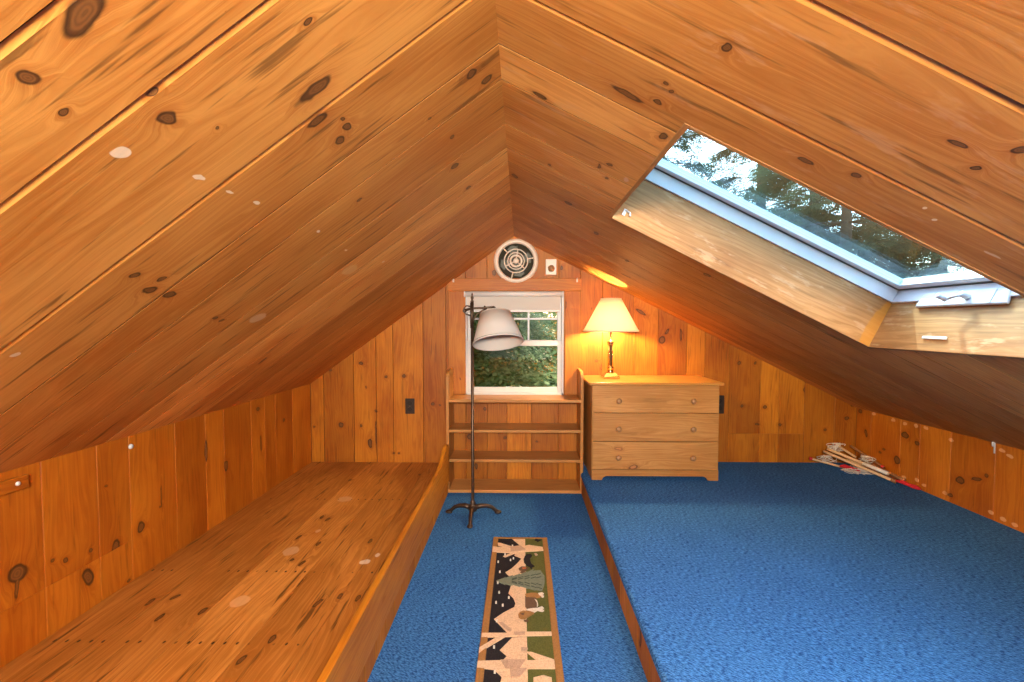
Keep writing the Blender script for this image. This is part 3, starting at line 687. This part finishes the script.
for a in range(3):
    an = a * 2 * PI / 3
    s3.tube([Ms @ Vector((0, 0, h - .01)), Ms @ Vector((.103 * math.cos(an), .103 * math.sin(an), h - .004))], .0025, 6)
s3.tube([Ms @ Vector((0, 0, h - .10)), Ms @ Vector((0, 0, h + .012)), Vector((.15, -.010, 1.416))], .008, 8)
s3.lathe([(0, h - .09), (.017, h - .085), (.018, h - .04), (.008, h - .03)], 14, M=Ms)
s3.build('socket', M['iron'], fl)
MB().lathe([(0, h - .085), (.014, h - .087), (.028, h - .118), (.026, h - .135), (0, h - .150)], 16, M=Ms).build('bulb', M['white'], fl)

# ------------------------------------------------------------------ fan, switch, sockets
FC = Vector((-.041, D - .0005, 1.812))
fan = empty('exhaust_fan', FC, 'round white exhaust fan grille high in the gable just under the ridge', 'fan')
RXm = Matrix.Rotation(PI / 2, 4, 'X')     # lathe axis towards the room
MB().lathe([(.142, .0), (.180, .0), (.182, .010), (.176, .022), (.160, .030), (.150, .028), (.142, .014), (.142, 0)], 64, M=RXm).build('rim', M['offwhite'], fan)
MB().lathe([(0, .001), (.143, .001), (.143, .004), (0, .004)], 48, M=RXm).build('housing', M['fandark'], fan)
bl = MB()
for k in range(4):
    a0 = k * PI / 2 + .3
    tb = [(r * math.cos(a0 + w), r * math.sin(a0 + w)) for r, w in ((.03, -.3), (.12, -.42), (.132, 0), (.12, .34), (.03, .3))]
    bl.prism(tb, 'z', .006, .009, M=RXm)
bl.build('blade', M['blade'], fan)
g3 = MB()
for r, w in ((.096, .006), (.068, .006), (.047, .010)):
    g3.lathe([(r - w, .016), (r - w, .026), (r - w * .3, .030), (r + w * .3, .029), (r + w * .6, .024), (r + w * .6, .016), (r - w, .016)], 48, M=RXm)
g3.lathe([(0, .033), (.018, .032), (.022, .027), (.022, .018), (0, .018)], 32, M=RXm)
def pol(r, a): return (r * math.cos(a), -.024, r * math.sin(a))
for a in (2.36, .17, -1.83): g3.tube([pol(.094, a), pol(.150, a)], .0058, 8)
for a in (-.72, 3.6, 1.4): g3.tube([pol(.02, a), pol(.094, a)], .0055, 8)
g3.build('grille', M['offwhite'], fan)
MB().lathe([(0, .0), (.006, .0), (.006, .03), (0, .032)], 12, M=Matrix.Translation((.01, 0, .125)) @ RXm).build('screw', M['gunmetal'], fan)
sw = empty('dial_switch', (.243, D, 1.765), 'small beige fan control with a round dial right of the exhaust fan', 'switch')
child(MB().box((.200, D - .012, 1.700), (.288, D - .0005, 1.828), .004).build('plate', M['offwhite']), sw)
child(MB().lathe([(0, .0), (.027, .0), (.028, .004), (.022, .012), (.020, .026), (0, .028)], 28, M=Matrix.Translation((.245, D - .012, 1.752)) @ RXm).build('dial', M['knob']), sw)
def outlet(x, z, w, h, label):
    o = empty('wall_outlet', (x, D, z), label, 'outlet', 'dark wall outlets')
    MB().box((-w / 2, -.007, -h / 2), (w / 2, -.0005, h / 2), .003).build('cover_plate', M['plate'], o)
    for s_ in (-1, 1):
        e = MB().prism([(.020 * math.cos(a), .017 * math.sin(a) + s_ * h * .20) for a in np.linspace(0, 2 * PI, 17)[:-1]], 'y', -.0095, -.006)
        eo = e.build('socket', M['socket'], o)
        for q in (-1, 1): MB().box((q * .006 - .0012, -.0102, s_ * h * .20 - .002), (q * .006 + .0012, -.0094, s_ * h * .20 + .006), 0).build('slot', M['plate'], eo)
    MB().lathe([(0, .0), (.0035, 0), (.0035, .0015), (0, .002)], 10, M=Matrix.Translation((0, -.007, 0)) @ RXm).build('screw', M['gunmetal'], o)
outlet(-.919, .622, .078, .128, 'dark brown wall outlet on the gable wall above the bed platform')
outlet(1.620, .645, .078, .150, 'dark wall outlet on the gable wall half hidden behind the dresser')
hk = MB().tube([(XR - .003, 2.648, .560), (XR - .004, 2.648, .625), (XR - .012, 2.648, .634), (XR - .016, 2.648, .620), (XR - .014, 2.648, .600)], .004, 8)
tag(hk.build('wall_hook', M['white']), 'small white hook high on the right knee wall', 'hook')
tag(MB().box((XL + .0005, 1.36, .733), (XL + .016, 1.55, .778), .002, g=(0, 1, 0)).build('wood_cleat', M['wall_left']), 'short pine cleat screwed to the left knee wall under the eave', 'cleat')
tag(MB().lathe([(0, .0), (.012, 0), (.010, .006), (0, .008)], 16, M=Matrix.Translation((XL + .0005, 1.985, .757)) @ Matrix.Rotation(PI / 2, 4, 'Y')).build('plastic_plug', M['white']), 'tiny white plastic plug at the top of the left knee wall', 'plug')
tag(MB().lathe([(0, .0), (.008, 0), (.007, .004), (0, .006)], 12, M=Matrix.Translation((XL + .0165, 1.513, .757)) @ Matrix.Rotation(PI / 2, 4, 'Y')).build('screw_cap', M['white']), 'tiny white screw cap on the pine cleat', 'cap')

# ------------------------------------------------------------------ runner rug
rug = empty('runner_rug', (0, 2.0, 0), 'narrow hooked runner with forest animals and birch trunks on the blue carpet', 'rug')
RX0, RX1, RY0, RY1 = -.166, .159, 1.16, 2.712
HT = .010
BW = .030
def rugpoly(mb, pts, mat, lv):
    mb.prism(pts, 'z', .002 if lv == 0 else HT - .001, HT + .0012 * lv, mat=RC[mat], g=(0, 1, 0))
# the field is read along the rug: a = 0 (left edge, sky) .. 1 (right edge, ground); y from the far end
fx0, fx1, fy1_ = RX0 + BW, RX1 - BW, RY1 - .018
W_ = fx1 - fx0
def R(a, y): return (fx0 + a * W_, y)
f = MB()
rugpoly(f, [R(0, RY0 + .018), R(1, RY0 + .018), R(1, fy1_), R(0, fy1_)], 'black', 0)
rugpoly(f, [R(.60, RY0 + .018), R(1, RY0 + .018), R(1, fy1_), R(.60, fy1_)], 'green', 1)
def shape(pts, mat, lv): rugpoly(f, [R(*p) for p in pts], mat, lv)
# snow hills
shape([(.24, 2.684), (.61, 2.686), (.61, 2.30), (.53, 2.278), (.28, 2.288), (.21, 2.32), (.32, 2.354), (.44, 2.41), (.53, 2.462), (.38, 2.493), (.40, 2.55), (.30, 2.62)], 'cream', 2)
shape([(.24, 2.684), (.30, 2.69), (.50, 2.60), (.44, 2.578), (.20, 2.64), (.02, 2.655), (.02, 2.684)], 'black', 3)
shape([(.61, 2.25), (.61, 1.863), (.30, 1.858), (.07, 1.945), (.22, 1.99), (.40, 2.031), (.42, 2.06), (.38, 2.10), (.29, 2.137), (.33, 2.20), (.40, 2.25)], 'cream', 2)
shape([(.38, 1.829), (.61, 1.834), (.61, 1.698), (.25, 1.699), (.31, 1.725), (.20, 1.756)], 'cream', 2)
shape([(.14, 1.653), (.61, 1.659), (.61, 1.30), (.35, 1.30), (.45, 1.45), (.20, 1.52), (.25, 1.62)], 'cream', 2)
shape([(.69, 1.619), (.83, 1.631), (.94, 1.62), (.94, 1.55), (.68, 1.56)], 'cream', 2)
shape([(.15, 1.922), (.21, 1.926), (.37, 1.877), (.34, 1.862), (.26, 1.884)], 'pink', 3)
# birches lying across
birch = [[(-.10, 2.59), (.15, 2.577), (.48, 2.586), (.69, 2.612), (.99, 2.589), (1.0, 2.548), (.61, 2.533), (.45, 2.53), (.19, 2.473), (.14, 2.482), (.33, 2.519), (-.10, 2.529)],
         [(.0, 2.632), (.06, 2.63), (.36, 2.583), (.28, 2.56), (.01, 2.604)],
         [(-.10, 1.852), (.28, 1.854), (.62, 1.863), (1.0, 1.865), (1.0, 1.843), (.62, 1.838), (.28, 1.833), (-.10, 1.827)],
         [(-.11, 1.735), (-.11, 1.765), (.17, 1.834), (.28, 1.835), (-.02, 1.762)],
         [(-.11, 1.694), (.3, 1.70), (.65, 1.701), (1.0, 1.703), (1.0, 1.661), (.65, 1.659), (.22, 1.651), (-.11, 1.661)],
         [(.60, 1.745), (.67, 1.744), (1.0, 1.705), (.75, 1.70)],
         [(-.10, 1.40), (.5, 1.41), (1.0, 1.40), (1.0, 1.36), (.5, 1.37), (-.1, 1.365)]]
for k, p in enumerate(birch): rugpoly(f, [R(*q) for q in p], 'cream', 4 + (k % 2))
for p in ([(.28, 2.585), (.50, 2.60), (.62, 2.555), (.45, 2.535), (.30, 2.53)], [(.22, 1.699), (.58, 1.701), (.50, 1.66), (.30, 1.655)], [(.40, 1.858), (.58, 1.86), (.58, 1.842), (.42, 1.84)], [(.52, 1.768), (.62, 1.765), (.60, 1.745), (.52, 1.75)], [(.36, 1.655), (.60, 1.659), (.50, 1.62), (.38, 1.612)]):
    shape(p, 'pink', 6)
# little bird, bear, spruce and deer
shape([(.82, 2.672), (.86, 2.69), (.92, 2.678), (.98, 2.676), (.92, 2.664), (.90, 2.65), (.86, 2.664)], 'black', 4)
shape([(.60, 2.488), (.64, 2.505), (.73, 2.508), (.75, 2.489), (.70, 2.46), (.71, 2.43), (.73, 2.403), (.79, 2.38), (.74, 2.372), (.73, 2.35), (.69, 2.372), (.64, 2.385), (.58, 2.414), (.57, 2.45)], 'black', 4)
shape([(.47, 2.355), (.53, 2.373), (.60, 2.372), (.67, 2.362), (.62, 2.34), (.58, 2.315), (.53, 2.311), (.50, 2.318), (.54, 2.335), (.49, 2.335)], 'brown', 5)
shape([(.54, 2.362), (.62, 2.365), (.61, 2.350), (.55, 2.345)], 'orange', 6)
shape([(.80, 2.512), (.84, 2.516), (.87, 2.50), (.83, 2.49)], 'pink', 5)
sx = [.05, .22, .17, .36, .30, .50, .44, .64, .58, .78, .72, .90]
topc = [(a, 2.238 + w) for a, w in zip(sx, (.004, .030, .016, .050, .030, .066, .046, .088, .066, .115, .094, .10))]
botc = [(a, 2.238 - w) for a, w in zip(sx, (.004, .030, .016, .040, .024, .050, .036, .062, .05, .078, .068, .08))]
shape([(.05, 2.238)] + topc[1:] + [(.97, 2.285), (.965, 2.24), (.95, 2.205)] + botc[:0:-1], 'sage', 5)
for a, w in ((.34, .022), (.46, .034), (.58, .048), (.70, .064), (.80, .075)):
    for q in (-1, 1):
        for k in (.35, .75):
            y = 2.238 + q * w * k
            shape([(a, y), (a + .10, y + q * .014), (a + .105, y + q * .010), (a + .01, y - q * .004)], 'dsage', 6)
shape([(.59, 2.112), (.77, 2.108), (.80, 2.085), (.80, 2.04), (.75, 2.012), (.67, 2.011), (.59, 2.03)], 'brown', 4)
shape([(.59, 2.128), (.70, 2.138), (.80, 2.138), (.84, 2.125), (.90, 2.118), (.84, 2.10), (.61, 2.104)], 'gold', 5)
shape([(.83, 2.135), (.90, 2.14), (.93, 2.132), (.88, 2.126), (.93, 2.112), (.91, 2.104), (.84, 2.118)], 'white', 6)
shape([(.76, 2.088), (.80, 2.075), (.815, 2.045), (.79, 2.03), (.795, 2.06)], 'white', 6)
shape([(.61, 2.012), (.72, 2.02), (.80, 2.022), (.88, 2.034), (.91, 2.022), (.86, 2.014), (.91, 2.006), (.88, 1.998), (.80, 2.006), (.74, 1.992), (.66, 2.0)], 'white', 5)
shape([(.47, 1.972), (.50, 1.99), (.55, 1.998), (.66, 1.998), (.74, 1.985), (.69, 1.973), (.65, 1.962), (.58, 1.944), (.52, 1.944), (.48, 1.955)], 'gold', 6)
shape([(.56, 1.936), (.62, 1.94), (.64, 1.93), (.58, 1.926)], 'brown', 5)
shape([(.50, 1.975), (.58, 1.985), (.56, 1.965)], 'brown', 7)
for a, y in ((.30, 2.44), (.36, 2.458), (.10, 2.32), (.05, 2.42), (.12, 2.14), (.30, 2.10), (.08, 2.06), (.20, 2.04), (.12, 1.93), (.11, 1.77), (.15, 1.64), (.18, 2.50), (.33, 2.60), (.08, 2.22)):
    shape([(a - .014, y - .004), (a + .014, y - .004), (a + .014, y + .005), (a - .014, y + .005)], 'white', 7)
child(f.build('pictorial_field'), rug)
e = MB()
for lo, hi in (((RX0, RY0, .001), (fx0, RY1, HT + .0035)), ((fx1, RY0, .001), (RX1, RY1, HT + .0035)), ((fx0, fy1_, .001), (fx1, RY1, HT + .0035)), ((fx0, RY0, .001), (fx1, RY0 + .018, HT + .0035))):
    e.box(lo, hi, .004, mat=RC['tan'])
child(e.build('border'), rug)

# ------------------------------------------------------------------ sticks and netting heaped in the far right corner
def stick(a, b, r0, r1, mat, label, ends=(), bow=0):
    a, b = Vector(a), Vector(b); c = (a + b) / 2
    root = empty('wooden_stick', a, label, 'stick', None)
    n = 8; pts = []
    for i in range(n + 1):
        t = i / n; p = a.lerp(b, t); p.z += bow * math.sin(PI * t); pts.append(p)
    child(MB().tube(pts, [r0 + (r1 - r0) * i / n for i in range(n + 1)], 10).build('shaft', mat), root)
    for (t0_, t1_, m_, rr, nm) in ends:
        child(MB().tube([a.lerp(b, t0_), a.lerp(b, t1_)], rr, 10).build(nm, m_), root)
    return root
stick((2.425, 3.655, .282), (2.655, 3.245, .186), .011, .011, M['stick'], 'long pale stick lying lowest and nearest on the carpet in the corner heap', [(.96, 1.02, M['stick_dark'], .0125, 'tip')])
stick((2.462, 3.668, .300), (2.672, 3.315, .214), .011, .011, M['stick'], 'long pale stick wrapped in white tape near the top of the corner heap', [(.60, .98, M['tape'], .0135, 'tape_wrap')])
stick((2.660, 3.690, .320), (2.700, 3.40, .235), .009, .009, M['stick_dark'], 'thin brown stick leaning against the knee wall behind the pale sticks', [(.94, 1.0, M['red'], .012, 'red_tip')])
stick((2.548, 3.690, .328), (2.615, 3.565, .262), .009, .009, M['stick'], 'short stick with a red tip sticking up at the back of the corner heap', [(-.06, .08, M['red'], .014, 'red_tip')])
stick((2.345, 3.690, .214), (2.520, 3.560, .182), .009, .008, M['stick'], 'short stick with a red end poking out left of the corner heap', [(-.04, .06, M['red'], .013, 'red_tip')])
stick((2.700, 3.62, .226), (2.715, 3.235, .196), .013, .013, M['stick_dark'], 'thick brown stick lying tight along the right knee wall', [])
stick((2.480, 3.640, .252), (2.660, 3.40, .222), .008, .008, M['stick'], 'thin stick sandwiched between the two long pale sticks')
def tangle(name, cx, cy, cz, rx, ry, rz, n, label, seed):
    rg = np.random.default_rng(seed); mb = MB()
    for k in range(n):
        ph = rg.uniform(0, 6.28, 6); fr_ = rg.integers(1, 5, 6)
        pts = []
        for t in np.linspace(0, 2 * PI, 44):
            x = math.sin(fr_[0] * t + ph[0]) * .6 + math.sin(fr_[1] * t * 1.7 + ph[1]) * .4
            y = math.sin(fr_[2] * t + ph[2]) * .6 + math.sin(fr_[3] * t * 1.6 + ph[3]) * .4
            z = .5 + .5 * math.sin(fr_[4] * t + ph[4])
            pts.append((cx + rx * x, cy + ry * y, cz + rz * z))
        mb.tube(pts, .0021, 6)
    return tag(mb.build(name, M['cord']), label, 'cord')
tangle('tangled_cord', 2.520, 3.655, .290, .065, .035, .060, 2, 'white tangled cord at the top end of the stick heap by the gable wall', 3)
tangle('tangled_cord', 2.435, 3.63, .205, .07, .04, .055, 2, 'white tangled cord under the left ends of the sticks', 4)
tangle('tangled_cord', 2.545, 3.46, .174, .09, .085, .034, 4, 'white tangled netting cord spilling onto the carpet in front of the sticks', 5)
tangle('tangled_cord', 2.66, 3.52, .245, .03, .09, .040, 2, 'white tangled cord caught between the sticks and the right knee wall', 6)
def ragcloth(pts, w, th, label):
    mb = MB(); mb.tube(pts, [w * q for q in (.5, 1, .8, 1.1, .6)][:len(pts)], 8, mat=M['redcloth'])
    for v in mb.bm.verts: v.co.z = max(PZ + .002, PZ + (v.co.z - PZ) * th)
    return tag(mb.build('red_cloth_strap', M['redcloth']), label, 'strap')
ragcloth([(2.655, 3.235, .20), (2.68, 3.205, .20), (2.695, 3.175, .19), (2.708, 3.14, .187), (2.715, 3.11, .182)], .018, .8, 'red cloth strap at the near end of the long sticks by the knee wall')
ragcloth([(2.475, 3.54, .20), (2.50, 3.52, .205), (2.525, 3.48, .20), (2.54, 3.455, .195), (2.56, 3.44, .185)], .016, 1., 'red cloth strap crumpled among the cords beneath the sticks')

# ------------------------------------------------------------------ outside
MB().box((-30, -30, -3.2), (34, 40, -3.0), 0).build('ground', M['grass'], kind='structure')
def spray_template(seed, n_side, needle):
    """one flat conifer frond: quads along a twig that points +x, length 1"""
    rg = np.random.default_rng(seed); Q = []
    def blade(p, d, L, w):
        d = d / np.linalg.norm(d); s_ = np.cross(d, [0, 0, 1.]); s_ = s_ / np.linalg.norm(s_) * w
        Q.append([p - s_ * .4, p + d * L * .5 - s_, p + d * L, p + d * L * .5 + s_])
    def twig(p0, d, L, droop):
        m = max(4, int(L * needle)); p = p0.copy()
        for i in range(m):
            t = i / m; dd = d + np.array([0, 0, -droop * t]); dd /= np.linalg.norm(dd)
            pp = p0 + d * L * t + np.array([0, 0, -droop * L * t * t * .5])
            sd = np.array([-d[1], d[0], 0])
            for q in (-1, 1):
                blade(pp, dd * .8 + sd * q * .8 + np.array([0, 0, rg.uniform(-.3, .25)]), .105 * (1 - .4 * t) * rg.uniform(.8, 1.25), .019)
        blade(p0 + d * L, d, .09, .02)
    twig(np.zeros(3), np.array([1., 0, 0]), 1., .35)
    for k in range(n_side):
        t = .08 + .86 * k / n_side; q = 1 if k % 2 else -1
        L = .55 * (1 - t) + .12
        a = math.radians(rg.uniform(42, 58)) * q
        p = np.array([t, 0, -.35 * t * t * .5])
        twig(p, np.array([math.cos(a), math.sin(a), rg.uniform(-.12, .05)]), L, .5)
    return np.array(Q)
SPR = [spray_template(s_, 11, 17) for s_ in (1, 2, 3)]
def mesh_from_quads(name, Q, mat, parent=None):
    n = len(Q); me = bpy.data.meshes.new(name)
    me.vertices.add(n * 4); me.vertices.foreach_set('co', Q.reshape(-1).astype(np.float32))
    me.loops.add(n * 4); me.loops.foreach_set('vertex_index', np.arange(n * 4, dtype=np.int32))
    me.polygons.add(n); me.polygons.foreach_set('loop_start', np.arange(0, n * 4, 4, dtype=np.int32)); me.polygons.foreach_set('loop_total', np.full(n, 4, dtype=np.int32))
    me.update(); me.materials.append(mat)
    o = bpy.data.objects.new(name, me); COL.objects.link(o); o.parent = parent
    return o
def place(T, p, az, pitch, roll, L):
    ca, sa, cp, sp2, cr, sr = math.cos(az), math.sin(az), math.cos(pitch), math.sin(pitch), math.cos(roll), math.sin(roll)
    Rz = np.array([[ca, -sa, 0], [sa, ca, 0], [0, 0, 1]]); Ry = np.array([[cp, 0, -sp2], [0, 1, 0], [sp2, 0, cp]]); Rx = np.array([[1, 0, 0], [0, cr, -sr], [0, sr, cr]])
    return (T * L) @ (Rz @ Ry @ Rx).T + p
def conifer(x, y, z0, h, r, label, mat, zlo=0., whorls=16, per=7, seed=1, sub=6, sky=None):
    rg = np.random.default_rng(seed)
    root = empty('conifer_tree', (x, y, z0), label, 'tree', 'trees outside the loft')
    Qs = []; br = MB().tube([(0, 0, -.05), (.02, .01, h * .5), (0, 0, h * .985)], [h * .022, h * .013, .012], 10)
    for w in range(whorls):
        t = zlo + (1 - zlo) * (w + .5) / whorls; z = h * (.06 + .92 * t); R_ = r * (1 - t) ** .8 + .12
        for k in range(per):
            az = 2 * PI * (k + rg.uniform(-.3, .3)) / per + w * 1.1; L = R_ * rg.uniform(.75, 1.15); dz = rg.uniform(-.22, .02) * L
            d = np.array([math.cos(az), math.sin(az), 0])
            p1 = d * L + np.array([0, 0, dz])
            br.tube([(0, 0, z), tuple(d * L * .5 + np.array([0, 0, z + dz * .3])), tuple(p1 + np.array([0, 0, z]))], [.018 * (1 - t) + .008, .012, .004], 5)
            for q in range(sub):
                f_ = .28 + .72 * (q + rg.uniform(0, .8)) / sub
                p = d * L * f_ + np.array([0, 0, z + dz * f_])
                side = rg.choice([-1, 1]) * rg.uniform(0, .9)
                Qs.append(place(SPR[rg.integers(3)], p, az + side, rg.uniform(-.45, .1), rg.uniform(-.6, .6), min(.95, L * .62) * rg.uniform(.7, 1.25)))
    br.build('trunk', M['bark'], root)
    mesh_from_quads('needles', np.concatenate(Qs), mat, root)
    return root
conifer(-1.25, 6.0, -3, 10.5, 2.0, 'bushy green conifer close outside the gable window at left', M['needles'], zlo=.25, whorls=22, per=10, seed=11, sub=7)
conifer(.60, 6.2, -3, 3.75, 2.1, 'bushy green conifer close outside the gable window at right', M['needles'], zlo=.2, whorls=21, per=10, seed=12, sub=7)
SKT = [(4.6, 6.6, 8.2, 1.7, 'nearest dark spruce in the skylight view, trunk right of its middle', 26), (5.4, 8.6, 9.5, 2.3, 'dark spruce in the middle of the skylight view behind the nearest one', 21), (8.6, 9.6, 10.5, 2.6, 'tall dark spruce at the lower right corner of the skylight glass', 22), (3.0, 10.6, 12., 2.2, 'tall dark spruce at the upper left corner of the skylight glass', 23), (7.0, 13.6, 13., 2.8, 'distant dark spruce seen in the skylight between the left and middle spruces', 25)]
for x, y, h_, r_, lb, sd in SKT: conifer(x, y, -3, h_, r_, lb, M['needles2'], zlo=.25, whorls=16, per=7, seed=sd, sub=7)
# autumn tree
rg = np.random.default_rng(5)
at_ = empty('autumn_tree', (.80, 8.4, -3), 'orange autumn tree seen through the upper right panes of the gable window', 'tree', 'trees outside the loft')
tb = MB().tube([(0, 0, -.05), (.1, 0, 2.2), (.05, .1, 4.2), (.1, .1, 6.0)], [.16, .12, .08, .02], 10)
brm = tb
cl = []
for k in range(34):
    az = rg.uniform(0, 6.28); zz = rg.uniform(2.4, 5.8); L = rg.uniform(.7, 1.9) * (1.15 - abs(zz - 4) / 4)
    e_ = np.array([math.cos(az) * L, math.sin(az) * L, zz + rg.uniform(.1, .7)])
    brm.tube([(.07, .05, zz - .2), tuple(e_ * .55 + np.array([.03, .02, zz * .45])), tuple(e_)], [.03, .018, .006], 5)
    cl += [e_ + rg.normal(0, .35, 3) for _ in range(230)]
brm.build('trunk', M['bark'], at_)
cl = np.array(cl); a_ = rg.normal(0, 1, (len(cl), 3)); a_ /= np.linalg.norm(a_, axis=1)[:, None]; b_ = np.cross(a_, rg.normal(0, 1, (len(cl), 3))); b_ /= np.linalg.norm(b_, axis=1)[:, None]
mesh_from_quads('leaves', np.stack([cl - a_ * .06, cl + b_ * .04, cl + a_ * .06, cl - b_ * .04], 1), M['leaves'], at_)

# ------------------------------------------------------------------ added rear gable window, unseen behind the camera, lets in more daylight
w3 = MB()
x0, x1, z0, z1 = RW
for lo, hi in (((x0, YR - .11, z0), (x0 + .05, YR + .004, z1)), ((x1 - .05, YR - .11, z0), (x1, YR + .004, z1)), ((x0, YR - .11, z1 - .05), (x1, YR + .004, z1)), ((x0, YR - .11, z0), (x1, YR + .004, z0 + .05)), ((-.075, YR - .08, z0), (-.025, YR - .02, z1))):
    w3.box(lo, hi, .003)
w3o = w3.build('added_window', M['white'], kind='structure')
MB().box((x0 + .04, YR - .06, z0 + .04), (x1 - .04, YR - .055, z1 - .04), 0).build('pane', M['glass'], w3o)

# ------------------------------------------------------------------ light
def area(name, loc, rot, sx, sy, power, col):
    l = bpy.data.lights.new(name, 'AREA'); l.shape = 'RECTANGLE'; l.size = sx; l.size_y = sy; l.energy = power; l.color = col
    o = bpy.data.objects.new(name, l); COL.objects.link(o); o.location = loc; o.rotation_euler = rot
    return o
area('fill_light', (0, -1.0, 1.66), (PI / 2 + .50, 0, 0), 1.0, .3, 160, (1, .88, .72))  # added fill light behind the camera, no fixture modelled
def portal(name, mw, sx, sy):
    o = area(name, (0, 0, 0), (0, 0, 0), sx, sy, 1, (1, 1, 1)); o.data.cycles.is_portal = True; o.matrix_world = mw
portal('skylight_portal', MS @ Matrix.Translation(((su0 + su1) / 2, (sy0 + sy1) / 2, .33)), su1 - su0, sy1 - sy0)
portal('rear_portal', Matrix.Translation((-.05, YR - .14, 1.05)) @ Matrix.Rotation(PI / 2, 4, 'X'), 1.4, 1.0)
portal('window_portal', Matrix.Translation((-.056, D + .14, 1.137)) @ Matrix.Rotation(-PI / 2, 4, 'X'), .82, .87)
sun = bpy.data.lights.new('sun', 'SUN'); sun.energy = 7.5; sun.angle = .009; sun.color = (1, .94, .84)
so = bpy.data.objects.new('sun', sun); COL.objects.link(so)
so.rotation_euler = Vector((-.09, -.68, -1.073)).to_track_quat('-Z', 'Y').to_euler(); so.location = (1, 8, 9)
w = bpy.data.worlds.new('sky'); SC.world = w; w.use_nodes = True
nt = w.node_tree; nt.nodes.clear()
bg = nt.nodes.new('ShaderNodeBackground'); wo = nt.nodes.new('ShaderNodeOutputWorld')
st = nt.nodes.new('ShaderNodeTexSky'); st.sky_type = 'NISHITA'; st.sun_disc = False; st.sun_elevation = math.radians(57); st.sun_rotation = math.radians(8); st.dust_density = 3.5; st.air_density = 1.2; st.ozone_density = 1.5
nt.links.new(st.outputs[0], bg.inputs[0]); bg.inputs[1].default_value = 1.25
nt.links.new(bg.outputs[0], wo.inputs[0])

# ------------------------------------------------------------------ camera
cam = bpy.data.cameras.new('camera'); co = bpy.data.objects.new('camera', cam); COL.objects.link(co); SC.camera = co
FPX = 455.; yaw, pit = math.atan(9 / FPX), math.atan(18 / FPX)
cam.sensor_fit = 'HORIZONTAL'; cam.sensor_width = 36; cam.lens = 36 * FPX / 1024; cam.clip_start = .02
fw = Vector((-math.sin(yaw) * math.cos(pit), math.cos(yaw) * math.cos(pit), -math.sin(pit)))
rt = Vector((math.cos(yaw), math.sin(yaw), 0)); upv = rt.cross(fw)
Mc = Matrix((rt, upv, -fw)).transposed().to_4x4(); Mc.translation = (0, 0, 1.31)
co.matrix_world = Mc
vs = SC.view_settings
vs.view_transform = 'Standard'; vs.look = 'None'; vs.gamma = 1; vs.use_curve_mapping = False; vs.exposure = .66
SC.cycles.use_denoising = True
SC.cycles.max_bounces = 10; SC.cycles.diffuse_bounces = 6; SC.cycles.transparent_max_bounces = 12; SC.cycles.sample_clamp_indirect = 6
SC.cycles.caustics_reflective = False; SC.cycles.caustics_refractive = False
